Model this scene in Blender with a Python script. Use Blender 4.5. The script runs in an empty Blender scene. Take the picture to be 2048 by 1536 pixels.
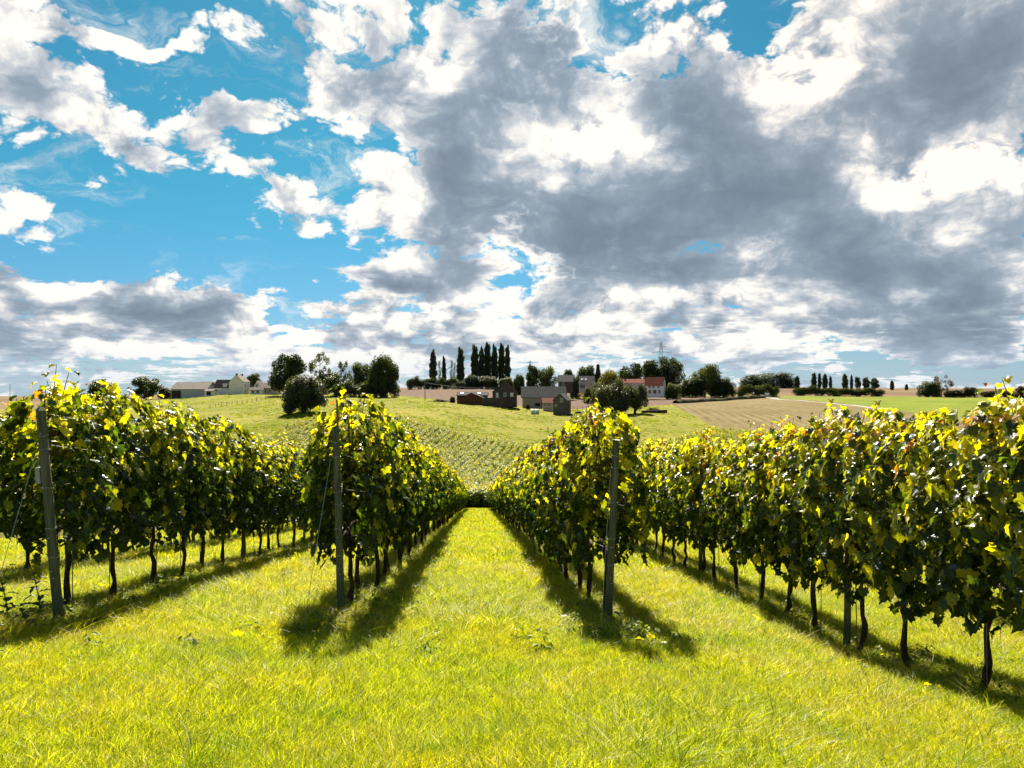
import bpy, math, random
import numpy as np
from mathutils import Vector, Matrix

# ------------------------------------------------------------------ camera
F = 1538.0                      # focal length in pixels of the 2048 px wide photograph
CX, CY = 1024.0, 768.0
CZ = 1.5                        # eye height above the headland
YAW = math.radians(2.57)
FWD = np.array([math.sin(YAW), math.cos(YAW)])
RGT = np.array([math.cos(YAW), -math.sin(YAW)])
sc = bpy.context.scene
COL = sc.collection
cam = bpy.data.cameras.new('camera')
cam.sensor_width = 36.0
cam.lens = 36.0 * F / 2048.0
cam.clip_start = 0.05
cam.clip_end = 20000
camo = bpy.data.objects.new('camera', cam)
camo.location = (0, 0, CZ)
camo.rotation_euler = (math.radians(90), 0, -YAW)
COL.objects.link(camo)
sc.camera = camo

# ------------------------------------------------------------------ sun, sky, exposure
SUN_AZ = math.radians(-4.5)     # measured from +Y (the direction of the rows), negative = to the left
SUN_EL = math.radians(42.0)
sun = bpy.data.lights.new('sun', 'SUN')
sun.energy = 5.0
sun.angle = math.radians(0.55)
sun.color = (1.0, 0.93, 0.80)
suno = bpy.data.objects.new('sun', sun)
S = Vector((math.sin(SUN_AZ) * math.cos(SUN_EL), math.cos(SUN_AZ) * math.cos(SUN_EL), math.sin(SUN_EL)))
suno.rotation_euler = S.to_track_quat('Z', 'Y').to_euler()
suno.location = (0, 0, 60)
COL.objects.link(suno)

vs = sc.view_settings
vs.view_transform = 'Standard'
vs.look = 'None'
vs.exposure = 1.5
vs.gamma = 1.0
vs.use_curve_mapping = False
cy = sc.cycles
cy.use_denoising = True
cy.use_adaptive_sampling = True
cy.adaptive_threshold = 0.02
cy.max_bounces = 6
cy.diffuse_bounces = 3
cy.glossy_bounces = 2
cy.transmission_bounces = 4
cy.transparent_max_bounces = 4
cy.caustics_reflective = False
cy.caustics_refractive = False
cy.sample_clamp_indirect = 6.0


class NT:
    """small helper to write node trees as expressions"""
    def __init__(self, tree):
        self.t = tree
        self.n = tree.nodes
        self.l = tree.links

    def node(self, kind, **kw):
        nd = self.n.new(kind)
        for k, v in kw.items():
            setattr(nd, k, v)
        return nd

    def put(self, sock, v):
        if v is None:
            return
        if isinstance(v, bpy.types.NodeSocket):
            self.l.new(v, sock)
        else:
            if isinstance(v, (tuple, list)) and sock.type == 'RGBA' and len(v) == 3:
                v = (*v, 1.0)
            sock.default_value = v

    def m(self, op, a, b=None, c=None, clamp=False):
        nd = self.node('ShaderNodeMath', operation=op)
        nd.use_clamp = clamp
        self.put(nd.inputs[0], a)
        self.put(nd.inputs[1], b)
        self.put(nd.inputs[2], c)
        return nd.outputs[0]

    def v(self, op, a, b=None):
        nd = self.node('ShaderNodeVectorMath', operation=op)
        self.put(nd.inputs[0], a)
        if b is not None:
            if op == 'SCALE':
                self.put(nd.inputs['Scale'], b)
            else:
                self.put(nd.inputs[1], b)
        return nd.outputs['Value'] if op in ('DOT_PRODUCT', 'LENGTH') else nd.outputs[0]

    def xyz(self, x, y, z):
        nd = self.node('ShaderNodeCombineXYZ')
        for s, q in zip(nd.inputs, (x, y, z)):
            self.put(s, q)
        return nd.outputs[0]

    def sep(self, vec):
        nd = self.node('ShaderNodeSeparateXYZ')
        self.put(nd.inputs[0], vec)
        return nd.outputs

    def noise(self, vec, scale, detail=4.0, rough=0.5, dist=0.0, lac=2.0, out='Fac', dim='3D'):
        nd = self.node('ShaderNodeTexNoise', noise_dimensions=dim)
        self.put(nd.inputs['Vector'], vec)
        for k, q in (('Scale', scale), ('Detail', detail), ('Roughness', rough), ('Distortion', dist), ('Lacunarity', lac)):
            self.put(nd.inputs[k], q)
        return nd.outputs[out]

    def step(self, x, lo, hi, a=0.0, b=1.0, mode='SMOOTHSTEP'):
        nd = self.node('ShaderNodeMapRange', interpolation_type=mode)
        for s, q in zip(nd.inputs, (x, lo, hi, a, b)):
            self.put(s, q)
        return nd.outputs[0]

    def mix(self, f, a, b, mode='MIX'):
        nd = self.node('ShaderNodeMix', data_type='RGBA', blend_type=mode)
        nd.clamp_factor = True
        self.put(nd.inputs[0], f)
        self.put(nd.inputs[6], a)
        self.put(nd.inputs[7], b)
        return nd.outputs[2]

    def ramp(self, f, stops):
        nd = self.node('ShaderNodeValToRGB')
        el = nd.color_ramp.elements
        while len(el) < len(stops):
            el.new(0.5)
        for e, (p, c) in zip(el, stops):
            e.position = p
            e.color = (*c, 1.0)
        self.put(nd.inputs[0], f)
        return nd.outputs[0]


def ae(px, py):
    """azimuth / elevation of a point of the photographed sky"""
    u, v = (px - CX) / F, (CY - py) / F
    return math.atan(u) + YAW, math.atan2(v, math.hypot(1.0, u))


world = bpy.data.worlds.new('World')
sc.world = world
world.use_nodes = True
world.cycles.sampling_method = 'MANUAL'
world.cycles.sample_map_resolution = 512


def build_sky():
    T = NT(world.node_tree)
    T.n.clear()
    STR = 0.10
    sky = T.node('ShaderNodeTexSky', sky_type='NISHITA')
    sky.sun_disc = False
    sky.sun_elevation = SUN_EL
    sky.sun_rotation = SUN_AZ
    sky.altitude = 100
    sky.air_density = 1.0
    sky.dust_density = 0.3
    sky.ozone_density = 3.0
    tc = T.node('ShaderNodeTexCoord')
    d = T.v('NORMALIZE', tc.outputs['Generated'])
    x, y, z = T.sep(d)
    zc = T.m('MAXIMUM', z, 0.0)
    # clouds lie on a sheet overhead: flat-based heaps that crowd together towards the horizon
    inv = T.m('DIVIDE', 1.0, T.m('ADD', zc, 0.10))
    p = T.xyz(T.m('MULTIPLY', x, inv), T.m('MULTIPLY', y, inv), 0.0)
    az = T.m('ARCTAN2', x, y)
    el = T.m('ARCSINE', z)
    q = T.xyz(az, el, 0.0)
    # ragged outlines
    w1 = T.v('SUBTRACT', T.noise(T.xyz(az, T.m('MULTIPLY', el, 1.5), 3.1), 7.0, 4.0, 0.55, out='Color', dim='2D'), (0.5, 0.5, 0.5))
    qw = T.v('ADD', q, T.v('SCALE', w1, 0.10))
    qt = T.v('ADD', q, T.v('SCALE', w1, 0.055))

    def blobs(vec, lst):
        acc = None
        for (px, py, rx, ry, rot, amp) in lst:
            a, e = ae(px, py)
            g = T.node('ShaderNodeTexGradient', gradient_type='QUADRATIC_SPHERE')
            T.put(g.inputs['Vector'], vec)
            tm = g.texture_mapping
            tm.vector_type = 'TEXTURE'
            tm.translation = (a, e, 0)
            tm.rotation = (0, 0, math.radians(rot))
            tm.scale = (2.3 * rx / F, 2.3 * ry / F, 1)
            g = g.outputs['Fac']
            acc = T.m('MULTIPLY', g, amp) if acc is None else T.m('MULTIPLY_ADD', g, amp, acc)
        return acc

    cover = blobs(qw, SKY_COVER)
    thick = blobs(qt, SKY_THICK)
    warm = T.step(az, 0.16, 0.42)
    low = T.step(el, 0.02, 0.17, 1.0, 0.0)
    # cauliflower heads in view space, wide wisps on the cloud sheet
    ev = T.m('MULTIPLY_ADD', el, 1.5, T.m('MULTIPLY', T.m('EXPONENT', T.m('MULTIPLY', el, -12.0)), -0.11))
    puffv = T.v('ADD', T.xyz(az, ev, 0.0), T.v('SCALE', w1, 0.06))
    vo = T.node('ShaderNodeTexVoronoi', voronoi_dimensions='2D', feature='SMOOTH_F1')
    T.put(vo.inputs['Vector'], puffv)
    for k_, v_ in (('Scale', 17.0), ('Detail', 3.5), ('Roughness', 0.55), ('Lacunarity', 2.3), ('Smoothness', 0.35)):
        vo.inputs[k_].default_value = v_
    puff = T.m('SUBTRACT', 0.42, vo.outputs['Distance'])
    big = T.noise(p, 1.15, 5.0, 0.55, 0.15, dim='2D')
    elx = T.noise(puffv, 10.0, 7.0, 0.62, 0.1, dim='2D')
    shape = T.m('ADD', T.m('MULTIPLY', T.m('SUBTRACT', big, 0.5), 0.9),
                T.m('ADD', T.m('MULTIPLY', puff, 0.60), T.m('MULTIPLY', T.m('SUBTRACT', elx, 0.5), 1.5)))
    sheet = T.noise(T.v('ADD', p, (3.0, 8.0, 0.0)), 3.4, 5.0, 0.6, 0.1, dim='2D')
    shape = T.m('ADD', shape, T.m('MULTIPLY', T.m('MULTIPLY', T.m('SUBTRACT', sheet, 0.48), 1.7), low))
    dens = T.m('ADD', T.m('ADD', cover, shape), T.m('MULTIPLY_ADD', low, 0.17, 0.03))
    alpha = T.step(dens, -0.08, 0.17)
    wisp = T.noise(T.v('ADD', T.mix(1.0, puffv, (0.55, 1.0, 1.0), 'MULTIPLY'), T.v('SCALE', w1, 0.10)), 9.0, 8.0, 0.68, 0.3, dim='2D')
    alpha = T.m('MAXIMUM', alpha, T.m('MULTIPLY', T.step(wisp, 0.50, 0.74), T.step(dens, -0.9, 0.1, 0.12, 0.75)))
    # light comes from behind: thin cloud glows, deep cloud is grey
    relief = T.noise(T.v('ADD', q, T.v('SCALE', w1, 0.05)), 9.0, 7.0, 0.60, 0.15, dim='2D')
    up = T.noise(T.v('ADD', puffv, (0.0, 0.035, 0.0)), 10.0, 3.0, 0.58, 0.1, dim='2D')
    base = T.m('MULTIPLY', T.m('SUBTRACT', up, elx), T.m('MULTIPLY_ADD', low, 1.5, 0.75))
    deep = T.m('MULTIPLY', T.m('SUBTRACT', dens, 0.20), 0.36)
    deep = T.m('MULTIPLY_ADD', thick, T.step(dens, 0.05, 0.55), deep)
    deep = T.m('MULTIPLY_ADD', T.m('SUBTRACT', relief, 0.5), 1.75, deep)
    deep = T.m('SUBTRACT', T.m('ADD', deep, base), T.m('MULTIPLY', puff, 0.75))
    t = T.m('SUBTRACT', 1.0, T.m('EXPONENT', T.m('MULTIPLY', T.m('MAXIMUM', T.m('SUBTRACT', deep, 0.22), 0.0), -1.55)))
    ccol = T.ramp(t, [(0.0, (1.04, 1.0, 0.93)), (0.16, (0.88, 0.865, 0.825)), (0.34, (0.60, 0.635, 0.68)),
                      (0.58, (0.32, 0.395, 0.475)), (1.0, (0.15, 0.205, 0.275))])
    ccol = T.mix(T.m('MULTIPLY', warm, T.step(el, 0.12, 0.35)), ccol, T.mix(1.0, ccol, (1.04, 1.0, 0.97), "MULTIPLY"))
    ccol = T.v('SCALE', ccol, CLOUD / STR)
    blue = T.mix(1.0, sky.outputs[0], T.mix(T.step(el, 0.0, 0.28), (0.50, 0.80, 1.14), (0.28, 1.03, 1.04)), 'MULTIPLY')
    blue = T.v('SCALE', blue, SKY_BLUE)
    col = T.mix(alpha, blue, ccol)
    # thin veil just above the skyline
    col = T.mix(T.step(el, 0.0, 0.07, 0.40, 0.0), col, T.v('SCALE', (0.53, 0.66, 0.84), CLOUD / STR))
    bg = T.node('ShaderNodeBackground')
    T.put(bg.inputs['Color'], col)
    bg.inputs['Strength'].default_value = STR
    out = T.node('ShaderNodeOutputWorld')
    T.l.new(bg.outputs[0], out.inputs[0])


SKY_BLUE = 0.265
CLOUD = 0.37
#            px    py    rx   ry  rot  amp      (positions of the clouds and of the clear patches)
SKY_COVER = [
    (350, 430, 230, 95, 0, -0.85), (430, 530, 250, 55, 0, -0.80), (300, 100, 190, 55, 4, -0.60), (530, 150, 60, 50, 0, -0.75),
    (600, 320, 90, 80, 0, -0.55), (1530, 35, 50, 50, 0, -1.3), (1950, 745, 230, 24, 0, -0.75), (770, 300, 90, 45, -20, -0.55),
    (640, 590, 60, 50, 0, -0.60), (950, 510, 70, 18, 0, -0.45), (210, 480, 90, 60, 0, -0.45),
    (1150, 430, 390, 155, -10, 1.10), (1000, 130, 360, 170, 0, 0.65), (1500, 300, 320, 150, -40, 0.65), (1880, 150, 320, 230, 0, 1.15),
    (60, 190, 180, 110, -40, 0.90), (40, 420, 160, 50, -8, 0.80), (60, 560, 260, 60, 0, 0.65), (200, 690, 500, 50, 0, 0.50), (775, 555, 120, 42, 0, 0.90),
    (370, 600, 200, 40, 0, 0.90), (1300, 610, 560, 60, 0, 0.45), (1900, 520, 220, 160, 0, 0.65), (315, 320, 140, 30, -30, 0.95),
    (520, 375, 110, 32, -28, 0.95), (330, 85, 140, 28, 6, 1.0), (450, 235, 100, 45, 0, 0.60), (800, 420, 140, 70, 0, 0.45),
    (620, 130, 110, 160, 10, 0.45), (60, 20, 200, 30, 0, 0.5), (1000, 690, 800, 45, 0, 0.35),
]
SKY_THICK = [
    (1150, 480, 340, 90, -6, 0.80), (1400, 430, 260, 120, 0, 0.45), (1090, 60, 190, 80, -10, 0.85), (1900, 130, 290, 170, 0, 1.0),
    (1450, 270, 300, 110, -42, 0.80), (1620, 390, 130, 70, -20, 0.45), (775, 572, 85, 18, 0, 1.20), (360, 622, 150, 17, 0, 1.10), (190, 590, 40, 20, 0, 0.7), (1000, 430, 150, 70, -15, 0.45), (1200, 550, 280, 28, 0, 0.55),
    (1950, 590, 200, 80, 0, 0.75), (690, 90, 55, 140, 10, 0.75), (50, 190, 50, 100, 20, 0.40), (480, 240, 60, 40, 0, 0.35),
    (1000, 200, 120, 60, 0, 0.75), (1050, 610, 110, 26, 0, 0.65), (1430, 650, 110, 22, 0, 0.60), (1750, 660, 150, 22, 0, 0.50), (900, 340, 90, 60, 0, 0.4),
    (1340, 30, 130, 70, -15, -1.2), (1620, 170, 115, 110, 0, -1.3), (770, 410, 110, 60, 0, -0.6), (590, 130, 50, 110, 10, -0.5),
    (880, 150, 45, 50, 0, -0.8), (1210, 275, 90, 40, -10, -1.0), (1880, 330, 190, 50, 0, -1.2), (1540, 475, 85, 55, 20, -1.2),
    (1250, 610, 480, 34, 0, -0.7), (150, 540, 300, 30, 0, -0.4), (40, 330, 90, 80, 0, -0.4), (1770, 400, 70, 40, 0, -0.8),
]
build_sky()
# ------------------------------------------------------------------ shared helpers
rng = np.random.default_rng(11)
random.seed(5)


def mesh_obj(name, verts, faces, mat=None, parent=None, smooth=False, link=True, colors=None):
    me = bpy.data.meshes.new(name)
    me.from_pydata([tuple(map(float, p)) for p in verts], [], [tuple(int(i) for i in f) for f in faces])
    if mat is not None:
        for q in (mat if isinstance(mat, (list, tuple)) else [mat]):
            me.materials.append(q)
    if smooth:
        me.polygons.foreach_set('use_smooth', [True] * len(me.polygons))
    if colors is not None:
        at = me.color_attributes.new('Col', 'FLOAT_COLOR', 'POINT')
        c4 = np.ones((len(verts), 4), np.float32)
        c4[:, :3] = colors
        at.data.foreach_set('color', c4.ravel())
    me.update()
    if not link:
        return me
    o = bpy.data.objects.new(name, me)
    COL.objects.link(o)
    o.parent = parent
    return o


def obj(name, me, parent=None, loc=(0, 0, 0), rot=(0, 0, 0), scale=(1, 1, 1)):
    o = bpy.data.objects.new(name, me)
    o.location = loc
    o.rotation_euler = rot
    o.scale = scale
    COL.objects.link(o)
    o.parent = parent
    return o


def tag(o, label=None, category=None, group=None, kind=None):
    if label:
        o['label'] = label
    if category:
        o['category'] = category
    if group:
        o['group'] = group
    if kind:
        o['kind'] = kind
    return o


def empty(name, loc, rz=0.0):
    o = bpy.data.objects.new(name, None)
    o.empty_display_size = 0.2
    o.location = loc
    o.rotation_euler = (0, 0, rz)
    COL.objects.link(o)
    return o


class MB:
    """collects simple solids into one mesh"""
    def __init__(self):
        self.v, self.f = [], []

    def add(self, v, f):
        b = len(self.v)
        self.v.extend([tuple(p) for p in v])
        self.f.extend([tuple(i + b for i in q) for q in f])
        return self

    def box(self, x0, x1, y0, y1, z0, z1):
        v = [(x0, y0, z0), (x1, y0, z0), (x1, y1, z0), (x0, y1, z0), (x0, y0, z1), (x1, y0, z1), (x1, y1, z1), (x0, y1, z1)]
        return self.add(v, [(0, 3, 2, 1), (4, 5, 6, 7), (0, 1, 5, 4), (1, 2, 6, 5), (2, 3, 7, 6), (3, 0, 4, 7)])

    def tube(self, pts, rad, n=6, cap=True):
        pts = [Vector(p) for p in pts]
        if not isinstance(rad, (list, tuple)):
            rad = [rad] * len(pts)
        b = len(self.v)
        for i, p in enumerate(pts):
            t = (pts[min(i + 1, len(pts) - 1)] - pts[max(i - 1, 0)]).normalized()
            a = Vector((0, 1, 0)) if abs(t.y) < 0.9 else Vector((1, 0, 0))
            e1 = t.cross(a).normalized()
            e2 = t.cross(e1)
            for k in range(n):
                w = 2 * math.pi * k / n
                self.v.append(tuple(p + (e1 * math.cos(w) + e2 * math.sin(w)) * rad[i]))
        for i in range(len(pts) - 1):
            for k in range(n):
                k2 = (k + 1) % n
                self.f.append((b + i * n + k, b + i * n + k2, b + (i + 1) * n + k2, b + (i + 1) * n + k))
        if cap:
            self.f.append(tuple(b + k for k in range(n))[::-1])
            self.f.append(tuple(b + (len(pts) - 1) * n + k for k in range(n)))
        return self

    def me(self, name, mat, smooth=False):
        return mesh_obj(name, self.v, self.f, mat, smooth=smooth, link=False)

    def build(self, name, mat, parent=None, smooth=False):
        return mesh_obj(name, self.v, self.f, mat, parent, smooth)


def material(name):
    m = bpy.data.materials.new(name)
    m.use_nodes = True
    T = NT(m.node_tree)
    T.n.clear()
    out = T.node('ShaderNodeOutputMaterial')
    return m, T, out


def surface(name, fn, rough=0.9, spec=0.2, bump=None):
    """Principled material; fn(T, P) gives the base colour from a position"""
    m, T, out = material(name)
    tc = T.node('ShaderNodeTexCoord')
    geo = T.node('ShaderNodeNewGeometry')
    b = T.node('ShaderNodeBsdfPrincipled')
    col = fn(T, tc.outputs['Object'], geo.outputs['Position'])
    T.put(b.inputs['Base Color'], col)
    b.inputs['Roughness'].default_value = rough
    b.inputs['Specular IOR Level'].default_value = spec
    if bump:
        bp = T.node('ShaderNodeBump')
        bp.inputs['Strength'].default_value = bump[1]
        bp.inputs['Distance'].default_value = bump[2]
        T.put(bp.inputs['Height'], T.noise(tc.outputs['Object'], bump[0], 6.0, 0.6))
        T.l.new(bp.outputs[0], b.inputs['Normal'])
    T.l.new(b.outputs[0], out.inputs[0])
    return m


def leafy(name, tint=(1, 1, 1), trans=0.5, twarm=(1.5, 1.45, 0.5), rough=0.4, spec=0.4, vary=0.25, attr=True, base=(0.1, 0.15, 0.02), patch=None, mottle=False):
    """thin plant tissue: reflects, and glows when the light comes from behind"""
    m, T, out = material(name)
    if attr:
        at = T.node('ShaderNodeAttribute', attribute_name='Col')
        c = at.outputs['Color']
    else:
        c = base
    c = T.mix(1.0, c, tint, 'MULTIPLY')
    oi = T.node('ShaderNodeObjectInfo')
    r = T.m('MULTIPLY_ADD', oi.outputs['Random'], vary * 2, 1.0 - vary)
    c = T.v('SCALE', c, r)
    if mottle:                      # veins and dry spots
        tc = T.node('ShaderNodeTexCoord')
        n1 = T.noise(tc.outputs['Object'], 45.0, 3.0, 0.6)
        n2 = T.noise(tc.outputs['Object'], 17.0, 2.0, 0.5)
        c = T.v('SCALE', c, T.step(n1, 0.3, 0.7, 0.72, 1.25))
        c = T.mix(T.step(n2, 0.66, 0.74, 0.0, 0.6), c, (0.20, 0.10, 0.02))
    if patch:
        geo = T.node('ShaderNodeNewGeometry')
        c = patch(T, c, geo.outputs['Position'])
    p = T.node('ShaderNodeBsdfPrincipled')
    T.put(p.inputs['Base Color'], c)
    p.inputs['Roughness'].default_value = rough
    p.inputs['Specular IOR Level'].default_value = spec
    tr = T.node('ShaderNodeBsdfTranslucent')
    T.put(tr.inputs['Color'], T.mix(1.0, c, twarm, 'MULTIPLY'))
    mx = T.node('ShaderNodeMixShader')
    mx.inputs[0].default_value = trans
    T.l.new(p.outputs[0], mx.inputs[1])
    T.l.new(tr.outputs[0], mx.inputs[2])
    T.l.new(mx.outputs[0], out.inputs[0])
    return m


# ------------------------------------------------------------------ terrain
ROWS_END = 72.0
NEAR_Y = np.array([-400, -30, 0, 2, 3, 5.5, 7.8, 12, 20, 40, 80, 90.0])
NEAR_Z = np.array([6, 0.3, 0.0, -0.04, -0.14, -0.54, -0.92, -1.47, -2.55, -5.48, -11.45, -12.5])
FD = np.array([86, 100, 120, 150, 170, 190, 215, 240, 300, 400, 500, 600, 1000, 3000, 12000.0])
FPX = np.array([-700, 100, 350, 480, 610, 770, 860, 955, 1050, 1120, 1250, 1380, 1500, 1800, 2100, 2700.0])
FY = np.array([                 # image row of the ground at depth FD, one line per FPX
    [1016, 985, 948, 895, 870, 852, 838, 830, 818, 808, 803, 800, 794, 793, 792],
    [1016, 985, 948, 893, 868, 852, 838, 832, 822, 812, 806, 802, 795, 793, 792],
    [1016, 984, 940, 885, 860, 842, 828, 818, 801, 791, 790, 790, 790, 790, 790],
    [1016, 983, 938, 882, 856, 838, 822, 811, 792, 783, 783, 783, 783, 784, 786],
    [1016, 982, 935, 868, 843, 824, 811, 803, 792, 786, 783, 780, 779, 778, 778],
    [1016, 982, 935, 868, 843, 826, 813, 804, 793, 789, 783, 779, 777, 776, 776],
    [1016, 983, 937, 878, 852, 832, 813, 802, 797, 789, 783, 777, 776, 775, 775],
    [1016, 984, 940, 889, 866, 845, 820, 805, 799, 789, 782, 777, 776, 775, 775],
    [1016, 985, 943, 895, 871, 851, 831, 817, 804, 792, 785, 780, 776, 775, 775],
    [1016, 986, 945, 900, 876, 852, 833, 823, 812, 797, 788, 782, 777, 775, 775],
    [1016, 987, 947, 903, 876, 852, 834, 823, 811, 798, 790, 785, 777, 775, 775],
    [1016, 987, 947, 895, 870, 850, 834, 824, 810, 797, 790, 786, 777, 775, 775],
    [1016, 987, 947, 892, 868, 852, 838, 828, 812, 797, 790, 786, 777, 775, 774],
    [1016, 987, 947, 892, 870, 856, 844, 834, 818, 799, 792, 789, 781, 777, 776],
    [1016, 987, 947, 892, 870, 856, 846, 836, 822, 801, 793, 790, 782, 778, 777],
    [1016, 987, 947, 892, 870, 856, 846, 838, 824, 803, 795, 792, 784, 780, 779]])
LFD = np.log(FD)


def bilin(px, ld):
    i = np.clip(np.searchsorted(FPX, px) - 1, 0, len(FPX) - 2)
    j = np.clip(np.searchsorted(LFD, ld) - 1, 0, len(LFD) - 2)
    a = np.clip((px - FPX[i]) / (FPX[i + 1] - FPX[i]), 0, 1)
    a = a * a * (3 - 2 * a)
    b = np.clip((ld - LFD[j]) / (LFD[j + 1] - LFD[j]), 0, 1)
    return (FY[i, j] * (1 - a) + FY[i + 1, j] * a) * (1 - b) + (FY[i, j + 1] * (1 - a) + FY[i + 1, j + 1] * a) * b


def ground_z(x, y):
    x = np.asarray(x, float)
    y = np.asarray(y, float)
    D = x * FWD[0] + y * FWD[1]
    L = x * RGT[0] + y * RGT[1]
    Ds = np.maximum(D, 1.0)
    px = np.clip(L / Ds, -1.1, 1.1) * F + CX
    far = CZ - (bilin(px, np.log(np.maximum(Ds, 80.0))) - CY) / F * Ds
    near = np.interp(y, NEAR_Y, NEAR_Z)
    wob = 0.03 * np.sin(x * 1.3 + 0.4 * y) * np.sin(y * 0.9 - 0.5 * x) + 0.02 * np.sin(2.9 * x - 1.7 * y)
    near = near + wob + np.interp(x, [-8, -3.9, -1.3, 1.3, 3.8, 8], [0.17, 0.17, 0.06, -0.01, -0.30, -0.5]) * np.clip((22 - y) / 14, 0, 1)
    roll = (0.16 * np.sin(x * 0.11 + 1.3) * np.sin(y * 0.09 + x * 0.03) + 0.08 * np.sin(x * 0.31 - y * 0.23)) * np.clip((D - 95) / 60, 0, 1)
    t = np.clip((D - 80) / 12.0, 0, 1)
    t = t * t * (3 - 2 * t)
    return near * (1 - t) + (far + roll) * t


def gz(x, y):
    return float(ground_z(np.array([x]), np.array([y]))[0])


def at(px, D, py=None):
    """world point at depth D behind pixel column px; on the ground unless an image row is given"""
    u = (px - CX) / F
    x, y = D * (FWD + u * RGT)
    z = gz(x, y) if py is None else CZ - (py - CY) / F * D
    return Vector((x, y, z))


def project(x, y, z):
    D = x * FWD[0] + y * FWD[1]
    L = x * RGT[0] + y * RGT[1]
    return CX + F * L / D, CY - F * (z - CZ) / D, D


CORN_PX = [0, 480, 540, 600, 660, 760, 830, 900, 1000, 1080, 1240, 1330, 1420, 1500, 1600, 2048]
CORN_Y = [905, 900, 890, 858, 845, 842, 858, 880, 902, 908, 918, 902, 872, 880, 898, 905]


def field_of(px, py, D):
    """which field a piece of land belongs to"""
    f = np.full(px.shape, 6)                                    # 6 far farmland
    corn = np.interp(px, CORN_PX, CORN_Y)
    top = np.interp(px, [-700, 0, 130, 330, 560, 660, 790, 850, 900, 1000, 1050, 1110, 1200, 1300, 1345, 1440, 2048],
                    [812, 812, 812, 796, 784, 789, 791, 796, 804, 806, 814, 820, 816, 812, 809, 862, 900])
    f[(py > top) & (D < 340)] = 2                                # meadow
    f[(py <= top) & (px > 780) & (px < 1400) & (D < 620)] = 3    # ploughed field
    stub_top = np.interp(px, [1345, 1540, 1580, 1700, 1850, 2048, 2700], [809, 796, 797, 808, 828, 846, 870])
    f[(px > 1345) & (py > stub_top) & (py <= np.maximum(top, stub_top)) & (D < 460)] = 4   # stubble
    f[(px > 1345) & (py > stub_top) & (py < 880) & (py > top) & (px > 1440)] = 4
    f[(px > 1560) & (py <= stub_top) & (D < 470)] = 5            # young green crop
    f[(px > 1330) & (px <= 1560) & (py <= np.interp(px, [1330, 1560], [795, 788])) & (D < 640)] = 5
    f[(px <= 780) & (py <= top) & (px > 330) & (D < 600)] = 2
    f[(py > corn)] = 1                                           # maize
    f[D < 75.0] = 0                                              # vineyard grass
    return f


FIELD_NAMES = ['vineyard_ground', 'maize_field', 'meadow', 'ploughed_field', 'stubble_field', 'green_field', 'far_farmland']


def grass_ground(T, P, W):
    n = T.noise(W, 0.9, 5.0, 0.6)
    n2 = T.noise(W, 22.0, 4.0, 0.65)
    c = T.mix(T.step(n, 0.35, 0.65), (0.090, 0.105, 0.016), (0.15, 0.145, 0.022))
    c = T.mix(T.step(n2, 0.35, 0.62), T.mix(1.0, c, (0.45, 0.42, 0.5), 'MULTIPLY'), c)
    # bare earth and dead stalks in the strips under the vines
    u = T.m('MULTIPLY', T.m('ABSOLUTE', T.m('SUBTRACT', T.m('FRACT', T.m('DIVIDE', T.m('ADD', T.sep(W)[0], 2.59), 2.58)), 0.5)), 2.58)
    u = T.m('MULTIPLY_ADD', T.m('SUBTRACT', n2, 0.5), 0.5, u)
    return T.mix(T.step(u, 0.18, 0.42, 0.85, 0.0), c, T.mix(n2, (0.06, 0.040, 0.022), (0.16, 0.115, 0.062)))


def meadow_col(T, P, W):
    n = T.noise(W, 0.035, 4.0, 0.55)
    n2 = T.noise(T.mix(1.0, W, (1, 0.35, 1), 'MULTIPLY'), 0.9, 5.0, 0.6)
    c = T.mix(T.step(n, 0.35, 0.65), (0.165, 0.162, 0.009), (0.228, 0.200, 0.020))
    return T.mix(T.step(n2, 0.50, 0.68, 0.0, 0.55), c, (0.080, 0.100, 0.008))


def corn_ground(T, P, W):
    return T.mix(T.noise(W, 1.0, 3.0), (0.06, 0.05, 0.015), (0.10, 0.08, 0.022))


def plough_col(T, P, W):
    s = T.sep(W)
    rows = T.m('SINE', T.m('MULTIPLY', T.m('ADD', T.m('MULTIPLY', s[0], 0.62), T.m('MULTIPLY', s[1], 0.16)), 2.1))
    n = T.noise(W, 0.05, 5.0, 0.6)
    n2 = T.noise(W, 0.8, 4.0, 0.6)
    c = T.mix(n, (0.120, 0.076, 0.053), (0.165, 0.112, 0.080))
    c = T.mix(T.step(rows, -0.4, 0.8, 0.0, 0.25), c, (0.09, 0.056, 0.037))
    return T.mix(T.step(n2, 0.45, 0.7, 0.0, 0.35), c, (0.085, 0.052, 0.036))


def stubble_col(T, P, W):
    s = T.sep(W)
    rows = T.m('SINE', T.m('MULTIPLY', T.m('ADD', T.m('MULTIPLY', s[0], 0.98), T.m('MULTIPLY_ADD', s[1], -0.19, T.m('MULTIPLY', T.noise(W, 0.15, 3.0, 0.6), 1.6))), 2.0))
    n = T.noise(W, 0.6, 5.0, 0.65)
    c = T.mix(T.step(T.m('ADD', n, T.m('MULTIPLY', T.m('SUBTRACT', T.noise(W, 0.02, 3.0, 0.6), 0.5), 0.6)), 0.35, 0.65), (0.150, 0.112, 0.045), (0.215, 0.170, 0.078))
    return T.mix(T.m('MULTIPLY', T.step(rows, -0.4, 0.9, 0.0, 0.75), T.step(T.noise(W, 0.03, 3.0, 0.6), 0.35, 0.65)), c, (0.085, 0.062, 0.026))


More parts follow.
